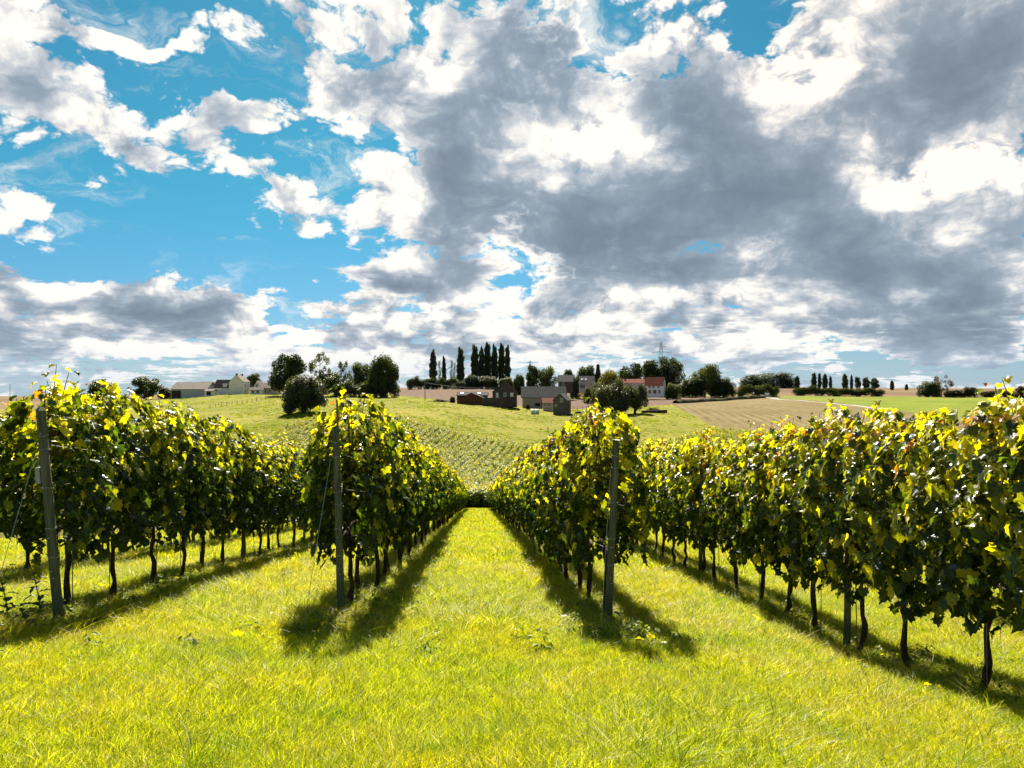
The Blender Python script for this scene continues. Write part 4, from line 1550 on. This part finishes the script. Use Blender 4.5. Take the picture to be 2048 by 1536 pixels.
M_WHITE = surface('white_plaster', brick_col((0.72, 0.67, 0.64), (0.82, 0.78, 0.76), (0.6, 0.56, 0.53)), 0.9, 0.2)
M_PLASTER = surface('stained_plaster', brick_col((0.42, 0.33, 0.28), (0.55, 0.46, 0.40), (0.28, 0.21, 0.17)), 0.95, 0.1)
M_BROWN = surface('brown_brick', brick_col((0.070, 0.050, 0.042), (0.10, 0.075, 0.062), (0.13, 0.11, 0.095)), 0.95, 0.1)
M_GREY = surface('grey_brick', brick_col((0.095, 0.078, 0.068), (0.135, 0.112, 0.098), (0.17, 0.15, 0.13)), 0.95, 0.1)
M_RED = surface('red_brick', brick_col((0.11, 0.038, 0.022), (0.15, 0.055, 0.033), (0.15, 0.10, 0.08)), 0.95, 0.1)
M_SHEET = surface('grey_cladding', brick_col((0.38, 0.40, 0.42), (0.46, 0.48, 0.49), (0.3, 0.3, 0.3)), 0.7, 0.3)
M_SLATE = surface('slate_roof', tile_col((0.020, 0.023, 0.026), (0.040, 0.044, 0.046)), 0.85, 0.12)
M_DARKR = surface('dark_tile_roof', tile_col((0.018, 0.016, 0.016), (0.034, 0.029, 0.028)), 0.9, 0.1)
M_TILE = surface('red_tile_roof', tile_col((0.16, 0.040, 0.022), (0.24, 0.065, 0.034)), 0.9, 0.1)
M_PALER = surface('pale_sheet_roof', tile_col((0.16, 0.13, 0.11), (0.24, 0.20, 0.175)), 0.9, 0.1)
M_DOOR = surface('dark_door', lambda T, P, W: T.mix(T.noise(P, 3.0), (0.02, 0.015, 0.014), (0.05, 0.035, 0.03)), 0.7, 0.2)
M_FRAME = surface('white_frame', lambda T, P, W: T.mix(T.noise(P, 5.0), (0.68, 0.66, 0.62), (0.78, 0.77, 0.74)), 0.6, 0.3)
M_PANE = surface('window_glass', lambda T, P, W: T.mix(T.noise(P, 1.0), (0.02, 0.025, 0.03), (0.05, 0.06, 0.07)), 0.08, 0.8)
M_BLIND = surface('pale_blind', lambda T, P, W: T.mix(T.noise(P, 2.0), (0.62, 0.63, 0.66), (0.75, 0.76, 0.78)), 0.5, 0.4)


def house(name, label, px0, px1, D, eave, ridge, base, dep, axis, wall, roof, yaw=0.0, cat='house', over=0.30, floor=1.0, side_eave=None):
    """axis 'x': ridge runs across the view, 'y': gable faces the camera. Heights are image rows at depth D."""
    s = D / F
    w = (px1 - px0) * s
    pc = at((px0 + px1) / 2, D)
    z0 = CZ - (base - CY) * s
    he, hr = (base - eave) * s, (base - ridge) * s
    root = empty(name, (pc.x, pc.y, z0), -YAW + math.radians(yaw))
    tag(root, label, cat)
    h = w / 2
    m = MB()
    b = -floor
    if axis == 'y':
        v = [(-h, 0, b), (h, 0, b), (h, 0, he), (0, 0, hr), (-h, 0, he)]
    else:
        v = [(-h, 0, b), (-h, dep, b), (-h, dep, he), (-h, dep / 2, hr), (-h, 0, he)]
    n = 5
    off = (0, dep, 0) if axis == 'y' else (w, 0, 0)
    v2 = [(p[0] + off[0], p[1] + off[1], p[2]) for p in v]
    f = [tuple(range(5)), tuple(range(9, 4, -1))] + [(i, 5 + i, 5 + (i + 1) % 5, (i + 1) % 5) for i in range(5)]
    m.add(v + v2, f)
    m.build('wall', wall, root)
    t = 0.16
    r = MB()
    if axis == 'y':
        sl = (hr - he) / h
        for sg in (-1, 1):
            a = (sg * (h + over), -over, he - sl * over)
            c = (0.0, -over, hr)
            V = [a, c, (c[0], dep + over, c[2]), (a[0], dep + over, a[2])]
            V += [(q[0], q[1], q[2] + t) for q in V]
            r.add(V, [(0, 1, 2, 3), (4, 7, 6, 5), (0, 4, 5, 1), (1, 5, 6, 2), (2, 6, 7, 3), (3, 7, 4, 0)])
    else:
        sl = (hr - he) / (dep / 2)
        for sg, y0 in ((-1, -over), (1, dep + over)):
            a = (-h - over, y0, he - sl * over)
            c = (-h - over, dep / 2, hr)
            V = [a, c, (h + over, c[1], c[2]), (h + over, a[1], a[2])]
            V += [(q[0], q[1], q[2] + t) for q in V]
            r.add(V, [(0, 1, 2, 3), (4, 7, 6, 5), (0, 4, 5, 1), (1, 5, 6, 2), (2, 6, 7, 3), (3, 7, 4, 0)])
    rf = r.build('roof', roof, root)
    root['_'] = 0
    del root['_']

    def opening(px_a, px_b, y_a, y_b, what='window', fill=None, face='front'):
        """a window or door given in pixels on the front wall, or in metres on the right-hand wall"""
        if face == 'front':
            xa, xb = (px_a - (px0 + px1) / 2) * s, (px_b - (px0 + px1) / 2) * s
            za, zb = (base - y_b) * s, (base - y_a) * s
            mk = lambda x0, x1, z0_, z1_, d: (x0, x1, -d, 0.05, z0_, z1_)
        else:
            xa, xb, zb, za = px_a, px_b, y_a, y_b
            mk = lambda x0, x1, z0_, z1_, d: (h - 0.05, h + d, x0, x1, z0_, z1_)
        e = 0.09
        fr = MB()
        fr.box(*mk(xa - e, xa, za - e, zb + e, 0.06)).box(*mk(xb, xb + e, za - e, zb + e, 0.06))
        fr.box(*mk(xa, xb, zb, zb + e, 0.058)).box(*mk(xa, xb, za - e, za, 0.07))
        if what == 'window':
            fr.box(*mk((xa + xb) / 2 - 0.03, (xa + xb) / 2 + 0.03, za, zb, 0.05))
        fo = fr.build(what, M_FRAME if what == 'window' else wall, root)
        MB().box(*mk(xa, xb, za, zb, 0.03)).build('pane' if what == 'window' else 'leaf', fill or (M_PANE if what == 'window' else M_DOOR), fo)

    def chimney(x, y, zt, a=0.35):
        MB().box(x - a, x + a, y - a * 0.8, y + a * 0.8, zt - 1.6, zt).box(x - a * 1.15, x + a * 1.15, y - a, y + a, zt, zt + 0.12).build('chimney', M_GREY, rf)

    def skylight(xa, u, wd, ht):
        """a roof window on the front slope, u = share of the slope from the eave"""
        ang = math.atan2(hr - he, dep / 2)
        q = MB().box(-wd / 2, wd / 2, -ht / 2, ht / 2, 0.0, 0.07)
        o_ = q.build('skylight', M_BLIND, rf)
        o_.location = (xa, u * dep / 2, he + u * (hr - he) + t * 1.02)
        o_.rotation_euler = (ang, 0, 0)
    return root, opening, chimney, skylight, s, he, hr, w


# the left farm
_, op, ch, sk, s, he, hr, w = house('barn', 'long low barn with pale sheet roof at the left farm', 342, 412, 330, 778, 765, 796, 13, 'x', M_SHEET, M_PALER, cat='barn', over=0.5)
op(343, 362, 781, 796, 'door')
op(372, 398, 778.5, 790, 'door', M_SHEET)
house('barn', 'second barn roof peeping out behind the long pale one', 392, 428, 352, 777, 764, 790, 10, 'x', M_BROWN, M_PALER, cat='barn')
_, op, ch, sk, s, he, hr, w = house('garage', 'small white lean-to garage with dark door beside the long barn', 409, 425, 326, 782, 779, 791, 5, 'x', M_WHITE, M_PALER, cat='garage')
op(413, 422, 783, 790.5, 'door')
_, op, ch, sk, s, he, hr, w = house('farmhouse', 'low white farmhouse with black tiled roof at the left farm', 428, 460, 333, 775, 760, 789, 8, 'x', M_WHITE, M_DARKR, cat='house')
op(431, 433, 779, 785)
op(447, 452, 770, 777, fill=M_BLIND)
MB().box(0.3, 2.1, 0.2, 3.0, 2.8, 4.6).box(0.2, 2.2, 0.1, 3.0, 4.6, 4.75).build('dormer', M_WHITE, _)
_, op, ch, sk, s, he, hr, w = house('white_house', 'tall whitewashed house with blank gable at the left farm', 458, 487, 330, 764, 750.5, 788, 8.2, 'y', M_WHITE, M_PALER, over=0.12)
ch(0, 0.5, hr + 0.7)
ch(0, 7.2, hr + 0.6)
for y in (1.6, 4.9):
    op(y, y + 0.95, 4.2, 2.9, face='side')
    op(y, y + 0.95, 1.9, 0.4, face='side')
_, op, ch, sk, s, he, hr, w = house('small_house', 'narrow white gable right of the tall white house', 506, 521, 338, 776, 762, 787, 7, 'y', M_WHITE, M_PALER, over=0.1)
op(512, 515, 768, 774)
_, op, ch, sk, s, he, hr, w = house('veranda', 'low pale veranda roof in front of the narrow gable', 500, 525, 331, 780, 775, 787, 4, 'x', M_WHITE, M_PALER, cat='veranda')
op(503, 508, 781, 786)
op(513, 518, 781, 786)
_, op, ch, sk, s, he, hr, w = house('bungalow', 'long bungalow with grey brown roof at the right end of the left farm', 523, 552, 334, 776, 766, 786, 8, 'x', M_PLASTER, M_PALER, cat='house')
op(528, 532, 778, 784)
op(538, 542, 778, 784)
ch(2.0, 4, hr + 0.7)

# the brick farm on the brow
_, op, ch, sk, s, he, hr, w = house('brick_house', 'dark brown brick house with steep gable on the brow', 985, 1034, 236, 784, 763.5, 808, 9, 'y', M_BROWN, M_DARKR, over=0.15)
op(992.5, 996.5, 786, 795, fill=M_BLIND)
op(1008, 1012, 786, 793)
op(1021, 1026, 786, 793, fill=M_BLIND)
_, op, ch, sk, s, he, hr, w = house('shed', 'low red brick shed with flat gable left of the brown house', 914, 972, 232, 799, 786.5, 808, 8, 'y', M_RED, M_DARKR, cat='shed', over=0.2)
_, op, ch, sk, s, he, hr, w = house('outbuilding', 'low outbuilding with roof lights behind the red shed', 914, 974, 246, 791, 784.5, 806, 9, 'x', M_BROWN, M_DARKR, cat='shed')
sk(-3.4, 0.55, 0.9, 1.2)
sk(2.2, 0.55, 0.9, 1.2)
_g = empty('garden_wall', at(986, 230))
_g.rotation_euler = (0, 0, -YAW)
_g.location.z = CZ - (809 - CY) / F * 230
tag(_g, 'dark boundary wall joining the red shed and the brown house', 'wall')
MB().box(-3.4, 3.4, 0, 0.3, -1, 1.95).build('wall', M_BROWN, _g)
MB().box(-3.5, 3.5, -0.06, 0.36, 1.95, 2.05).build('coping', M_GREY, _g)
_, op, ch, sk, s, he, hr, w = house('slate_barn', 'long barn with grey slate roof and stained plaster wall', 1045, 1131, 246, 794, 774, 817, 9, 'x', M_PLASTER, M_SLATE, cat='barn', over=0.45)
op(1055, 1059, 806, 811)
op(1070, 1080, 806, 812, 'door')
_, op, ch, sk, s, he, hr, w = house('lean_to', 'low lean-to with rusty red roof against the slate barn', 1086, 1107, 238, 806, 797, 819, 6, 'x', M_PLASTER, M_RED, cat='shed')
op(1088, 1092, 808, 812)
op(1095, 1101, 808, 812)
_, op, ch, sk, s, he, hr, w = house('brick_shed', 'small grey brick shed with pointed gable in front of the slate barn', 1106, 1134, 223, 801, 788, 826, 5.4, 'y', M_GREY, M_SLATE, yaw=-17, cat='shed', over=0.18)
op(1121, 1125.5, 797, 804)
op(1110, 1113, 810, 812)
op(1.6, 2.6, 2.3, 0.1, 'door', face='side')

# the houses on the right
_, op, ch, sk, s, he, hr, w = house('red_roof_house', 'white house with bright red tiled roof among the trees', 1289, 1326, 380, 771, 754.5, 790, 9, 'x', M_WHITE, M_TILE, yaw=-20, over=0.2)
for a, b_ in ((1297, 1301), (1305, 1309), (1315, 1319)):
    op(a, b_, 772, 776)
for a, b_ in ((1297, 1302), (1306, 1313), (1317, 1321)):
    op(a, b_, 780, 787)
_, op, ch, sk, s, he, hr, w = house('long_house', 'long low house with dull red roof left of the bright red one', 1248, 1290, 392, 766, 758.5, 787, 8, 'x', M_PLASTER, M_TILE)
ch(-4.5, 4, hr + 0.8)
op(1275, 1280, 769, 775)
_, op, ch, sk, s, he, hr, w = house('skylight_house', 'house with brown roof and two bright skylights', 1158, 1186, 362, 767, 752.5, 782, 8, 'x', M_PLASTER, M_PALER, yaw=-14)
sk(-2.2, 0.55, 0.95, 1.3)
sk(-0.4, 0.55, 0.95, 1.3)
op(1160, 1170, 769, 777)
_, op, ch, sk, s, he, hr, w = house('brown_roof_house', 'brown roofed house half hidden behind the bushes', 1118, 1146, 376, 763, 750.5, 782, 8, 'x', M_BROWN, M_PALER)
op(1124, 1129, 766, 772)

# ------------------------------------------------------------------ small things round the farms
M_BALE = surface('bale_wrap', lambda T, P, W: T.mix(T.noise(P, 3.0), (0.42, 0.55, 0.47), (0.58, 0.70, 0.62)), 0.35, 0.5)
for k, (px, D, lab) in enumerate(((1066, 221, 'pale green wrapped bale lying in front of the slate barn'), (1074, 222.5, 'second wrapped bale just right of the first one'))):
    p = at(px, D)
    root = empty('silage_bale', p, -YAW)
    tag(root, lab, 'bale', 'wrapped bales')
    prof = [(-0.62, 0.55), (-0.60, 0.64), (-0.4, 0.69), (0, 0.70), (0.4, 0.69), (0.60, 0.64), (0.62, 0.55)]
    MB().tube([(a, 0, 0.68) for a, _ in prof], [b for _, b in prof], 18).build('body', M_BALE, root, smooth=True)
    MB().tube([(-0.05, 0, 0.68), (0.05, 0, 0.68)], 0.712, 18).build('wrap_seam', M_BALE, root)


def wood_col(T, P, W):
    return T.mix(T.noise(T.mix(1.0, P, (1, 1, 0.1), 'MULTIPLY'), 12.0, 4.0, 0.6), (0.06, 0.05, 0.04), (0.16, 0.135, 0.11))


M_WOOD = surface('fence_wood', wood_col, 0.9, 0.1)
M_PIPE = surface('zinc', lambda T, P, W: (0.34, 0.36, 0.38), 0.5, 0.4)


def fence(name, label, a, b, n, h, rails, r=0.06):
    root = empty(name, a)
    tag(root, label, 'fence')
    pts = []
    for i in range(n):
        t = i / (n - 1)
        q = a.lerp(b, t)
        q.z = gz(q.x, q.y)
        pts.append(q - a)
        MB().tube([(0, 0, -0.3), (0, 0, h * random.uniform(0.9, 1.1))], r, 6).build('post', M_WOOD, root).location = q - a
    for hh in rails:
        MB().tube([q + Vector((0, 0, h * hh)) for q in pts], r * 0.35, 4).build('rail', M_WOOD, root)
    return root


fence('meadow_fence', 'thin post fence slanting across the left meadow', at(420, 232), at(572, 285), 17, 1.25, (0.9, 0.5), 0.07)
fence('paddock_fence', 'low rail fence of the paddock beside the small brick shed', at(1146, 240), at(1200, 246), 7, 1.5, (0.95, 0.6, 0.25), 0.06)

# utility pole with its line to the brick house
pp = at(850, 262)
pole = empty('utility_pole', pp)
tag(pole, 'lone wooden utility pole on the meadow edge', 'pole')
hp = (797 - 763) / F * 262 + 0.4
MB().tube([(0, 0, -0.5), (0, 0, hp)], [0.14, 0.09], 8).build('mast', M_WOOD, pole)
MB().box(-0.5, 0.5, -0.05, 0.05, hp - 0.5, hp - 0.38).build('crossarm', M_WOOD, pole)
e = at(990, 236, 776) - pp
for k in (-1, 1):
    pts = []
    for i in range(13):
        t = i / 12
        q = Vector((0.4 * k, 0, hp - 0.35)).lerp(e + Vector((0.2 * k, 0, 0)), t)
        q.z -= 1.1 * 4 * t * (1 - t) * 0.5
        pts.append(q)
    MB().tube(pts, 0.022, 4).build('cable', M_RUST, pole)


def pylon(name, label, px, top, D):
    p = at(px, D)
    H = p.z
    ht = (CY - top) / F * D + CZ - p.z
    root = empty(name, p)
    tag(root, label, 'pylon', 'far electricity pylons')
    m = MB()
    w0, w1 = ht * 0.085, ht * 0.016
    lv = [0, 0.2, 0.38, 0.54, 0.68, 0.80, 0.90, 1.0]

    def wd(t):
        return w0 * (1 - t) ** 1.2 + w1
    rad = 0.16 * D / 850
    for sx in (-1, 1):
        for sy in (-1, 1):
            m.tube([(sx * wd(t), sy * wd(t), ht * t) for t in lv], rad, 4)
    for a, b in zip(lv[:-1], lv[1:]):
        for sy in (-1, 1):
            m.tube([(-wd(a), sy * wd(a), ht * a), (wd(b), sy * wd(b), ht * b)], rad * 0.6, 4)
            m.tube([(wd(a), sy * wd(a), ht * a), (-wd(b), sy * wd(b), ht * b)], rad * 0.6, 4)
    m.build('lattice_mast', M_PIPE, root)
    for t, L in ((0.62, 0.15), (0.78, 0.19), (0.90, 0.13)):
        MB().tube([(-L * ht, 0, ht * t), (0, 0, ht * (t + 0.03)), (L * ht, 0, ht * t)], rad * 0.8, 4).tube([(-L * ht, 0, ht * t), (L * ht, 0, ht * t)], rad * 0.8, 4).build('crossarm', M_PIPE, root)
    return root


pylon('power_pylon', 'tall lattice pylon rising behind the trees of the red roofed house', 1322, 684, 850)
pylon('power_pylon', 'faint far pylon above the trees behind the slate barn', 1060, 721, 1500)
for k, (px, D, h) in enumerate(((20, 420, 11.5), (33, 300, 5.0))):
    o = MB().tube([(0, 0, -0.5), (0, 0, h)], [0.16, 0.1], 7).build('pole', M_WOOD)
    o.location = at(px, D)
    tag(o, ['thin far pole at the left edge against the sky', 'short wooden pole in front of the left brown field'][k], 'pole')

# lane with sign
def ribbon(name, pts, wid, mat, lift, label, kind='structure', h=0.0):
    V, Fc = [], []
    P = [at(px, D) for px, D in pts]
    Q = []
    for a, b in zip(P[:-1], P[1:]):
        for i in range(8):
            Q.append(a.lerp(b, i / 8))
    Q.append(P[-1])
    for i, q in enumerate(Q):
        d = (Q[min(i + 1, len(Q) - 1)] - Q[max(i - 1, 0)])
        nrm = Vector((-d.y, d.x, 0)).normalized()
        for k, (s_, hh) in enumerate(((-0.5, 0), (-0.22, h), (0.22, h), (0.5, 0))):
            g = q + nrm * wid * s_
            V.append((g.x, g.y, gz(g.x, g.y) + lift + hh * random.uniform(0.7, 1.1)))
    for i in range(len(Q) - 1):
        for k in range(3):
            b = 4 * i + k
            Fc.append((b, b + 1, b + 5, b + 4))
    o = mesh_obj(name, V, Fc, mat, smooth=True)
    tag(o, label, kind=kind)
    return o


M_LANE = surface('pale_gravel', lambda T, P, W: T.mix(T.noise(W, 0.8, 4.0), (0.28, 0.25, 0.21), (0.40, 0.37, 0.32)), 0.95, 0.1)
M_BANK = surface('bank_weeds', lambda T, P, W: T.mix(T.noise(W, 1.2, 4.0), (0.03, 0.032, 0.012), (0.075, 0.07, 0.025)), 1.0, 0.05, (2.0, 0.9, 0.4))
ribbon('lane', [(1335, 520), (1420, 470), (1500, 440), (1540, 420), (1552, 392), (1600, 372), (1700, 330), (1790, 290)], 4.0, M_LANE, 0.08, 'pale gravel lane winding past the stubble field')
ribbon('bank', [(1350, 322), (1400, 345), (1470, 385), (1528, 418)], 2.6, M_BANK, 0.0, 'dark weedy bank along the top of the stubble field', h=1.5)
ribbon('verge', [(1140, 405), (1180, 400), (1230, 392)], 7.0, M_GROUND[5], 0.02, 'bright green grass bank behind the ploughed field', h=0.9)

M_SIGN = surface('sign_face', lambda T, P, W: T.mix(T.step(T.sep(P)[2], 1.75, 1.78), (0.16, 0.33, 0.45), (0.62, 0.68, 0.72)), 0.5, 0.4)
p = at(1534, 416)
sg = empty('road_sign', p, -YAW)
tag(sg, 'rectangular pale blue road sign in front of the dark hedge', 'sign')
MB().box(-1.1, 1.1, -0.03, 0.03, 0.9, 2.7).build('board', M_SIGN, sg)
for x in (-0.9, 0.9):
    MB().tube([(x, 0.06, -0.3), (x, 0.06, 2.6)], 0.05, 6).build('leg', M_PIPE, sg)
for k, (px, hh) in enumerate(((1513, 1.7), (1522, 1.9), (1556, 2.0))):
    o = MB().tube([(0, 0, -0.2), (0, 0, hh)], 0.11, 6).box(-0.14, 0.14, -0.14, 0.14, hh, hh + 0.12).build('marker_post', M_FRAME)
    o.location = at(px, 412)
    tag(o, ['white marker post left of the road sign', 'white marker post next to the road sign', 'white marker post right of the road sign'][k], 'post', 'marker posts by the lane')
p = at(1507, 414)
mr = empty('traffic_mirror', p, -YAW)
tag(mr, 'round traffic mirror on a post by the dark hedge', 'mirror')
MB().tube([(0, 0, -0.2), (0, 0, 2.2)], 0.06, 6).build('leg', M_PIPE, mr)
MB().tube([(0, -0.02, 2.5), (0, -0.10, 2.5)], [0.55, 0.5], 16).build('disc', M_FRAME, mr)

# felled trunk and brush heaps on the pasture
tr = at(1309, 232)
ft = empty('felled_trunk', tr, -YAW - 0.06)
tag(ft, 'long felled tree trunk lying right of the willows', 'log')
MB().tube([(-3.9, 0, 0.42), (-2, 0.1, 0.45), (0, 0, 0.5), (2, -0.1, 0.52), (3.7, 0, 0.55)], [0.36, 0.42, 0.46, 0.5, 0.52], 12).build('log', M_TRUNK, ft, smooth=True)
MB().tube([(3.70, 0, 0.55), (3.76, 0, 0.55)], [0.5, 0.47], 12).build('cut_face', M_PLASTER, ft)
MB().tube([(-1, 0, 0.8), (-1.3, -0.2, 1.5), (-1.8, -0.2, 1.9)], [0.12, 0.08, 0.03], 6).build('branch_stub', M_TRUNK, ft)


def heap(name, label, px, D, w, h, seed):
    r = random.Random(seed)
    root = empty(name, at(px, D))
    tag(root, label, 'brush heap')
    m = MB()
    for k in range(60):
        a = r.uniform(0, 6.28)
        x, y = r.gauss(0, w / 4), r.gauss(0, w / 6)
        z = max(0.05, h * r.random() * (1 - min(1, abs(x) / (w / 2))))
        L = r.uniform(0.5, 1.4)
        m.tube([(x - math.cos(a) * L, y - math.sin(a) * L, max(0, z - 0.25)), (x + math.cos(a) * L, y + math.sin(a) * L, z + r.uniform(-0.1, 0.4))], r.uniform(0.03, 0.09), 5)
    m.build('branches', M_TRUNK, root)['kind'] = 'stuff'
    return root


heap('brush_heap', 'heap of cut branches behind the felled trunk', 1306, 243, 5.0, 1.6, 1)
heap('brush_heap', 'low heap of branches on the meadow left of the red shed', 880, 238, 4.5, 0.8, 2)
tree('shrub', 'bush', 'small dark bush at the left corner of the red shed', 905, 791, 12, 236, 'dome', 'dark', 0)
tree('shrub', 'bush', 'small bush against the stained barn wall', 1056, 805, 9, 236, 'dome', 'olive', 0)


# ------------------------------------------------------------------ grazing animals
def beast(name, cat, label, px, D, yaw, L, col_a, col_b, head_down=True):
    """quadruped: one skinned body; L = shoulder to rump"""
    p = at(px, D)
    h = L * 0.88
    V = [(0, 0, h * 0.86), (L * 0.28, 0, h * 0.84), (L * 0.52, 0, h * 0.86), (-L * 0.26, 0, h * 0.84), (-L * 0.46, 0, h * 0.86)]
    R = [0.21, 0.20, 0.17, 0.20, 0.16]
    E = [(0, 1), (1, 2), (0, 3), (3, 4)]

    def chain(start, pts):
        q = start
        for (c, r_) in pts:
            V.append(c)
            R.append(r_)
            E.append((q, len(V) - 1))
            q = len(V) - 1
    if head_down:
        chain(2, [((L * 0.74, 0, h * 0.70), 0.11), ((L * 0.86, 0, h * 0.38), 0.085), ((L * 0.93, 0, h * 0.20), 0.075), ((L * 0.98, 0, h * 0.08), 0.05)])
    else:
        chain(2, [((L * 0.72, 0, h * 1.02), 0.11), ((L * 0.88, 0, h * 1.14), 0.09), ((L * 1.08, 0, h * 1.02), 0.055)])
    for sy in (-1, 1):
        y = sy * L * 0.11
        chain(1 if True else 2, [((L * 0.42, y, h * 0.62), 0.10), ((L * 0.43, y, h * 0.32), 0.045), ((L * 0.42, y, h * 0.08), 0.032), ((L * 0.45, y, 0.01), 0.04)])
        chain(3, [((-L * 0.40, y, h * 0.60), 0.12), ((-L * 0.34, y, h * 0.46), 0.075), ((-L * 0.47, y, h * 0.30), 0.042), ((-L * 0.45, y, h * 0.07), 0.032), ((-L * 0.42, y, 0.01), 0.04)])
    chain(4, [((-L * 0.54, 0, h * 0.78), 0.025), ((-L * 0.56, 0, h * 0.35), 0.018)])
    me = bpy.data.meshes.new('body')
    me.from_pydata(V, E, [])

    def hide(T, P, W):
        return T.mix(T.step(T.noise(P, 1.7, 2.0), 0.48, 0.52), col_a, col_b)
    me.materials.append(surface('hide_' + name, hide, 0.8, 0.2))
    root = empty(name, p, yaw)
    tag(root, label, cat)
    o = obj('body', me, root)
    md = o.modifiers.new('skin', 'SKIN')
    for i, sv in enumerate(me.skin_vertices[0].data):
        q = R[i] * L * 1.0
        sv.radius = (q, q)
        sv.use_root = (i == 0)
    md.use_smooth_shade = True
    o.modifiers.new('smooth', 'SUBSURF').levels = 1
    o.modifiers['smooth'].render_levels = 1
    for sy in (-1, 1):
        hx = (L * 0.84, h * 0.45) if head_down else (L * 0.84, h * 1.24)
        MB().tube([(hx[0], sy * 0.05, hx[1]), (hx[0] - 0.03, sy * 0.16, hx[1] + 0.07)], [0.035, 0.008], 5).build('ear', me.materials[0], root)
    return root


beast('horse', 'horse', 'dark brown horse grazing right of the small brick shed', 1158, 219, math.pi - YAW, 1.45, (0.035, 0.02, 0.014), (0.05, 0.028, 0.018))
beast('pony', 'pony', 'piebald black and white pony facing the vineyard by the shed', 1143, 214, -math.pi / 2 - 0.25, 1.2, (0.02, 0.018, 0.016), (0.55, 0.5, 0.45))
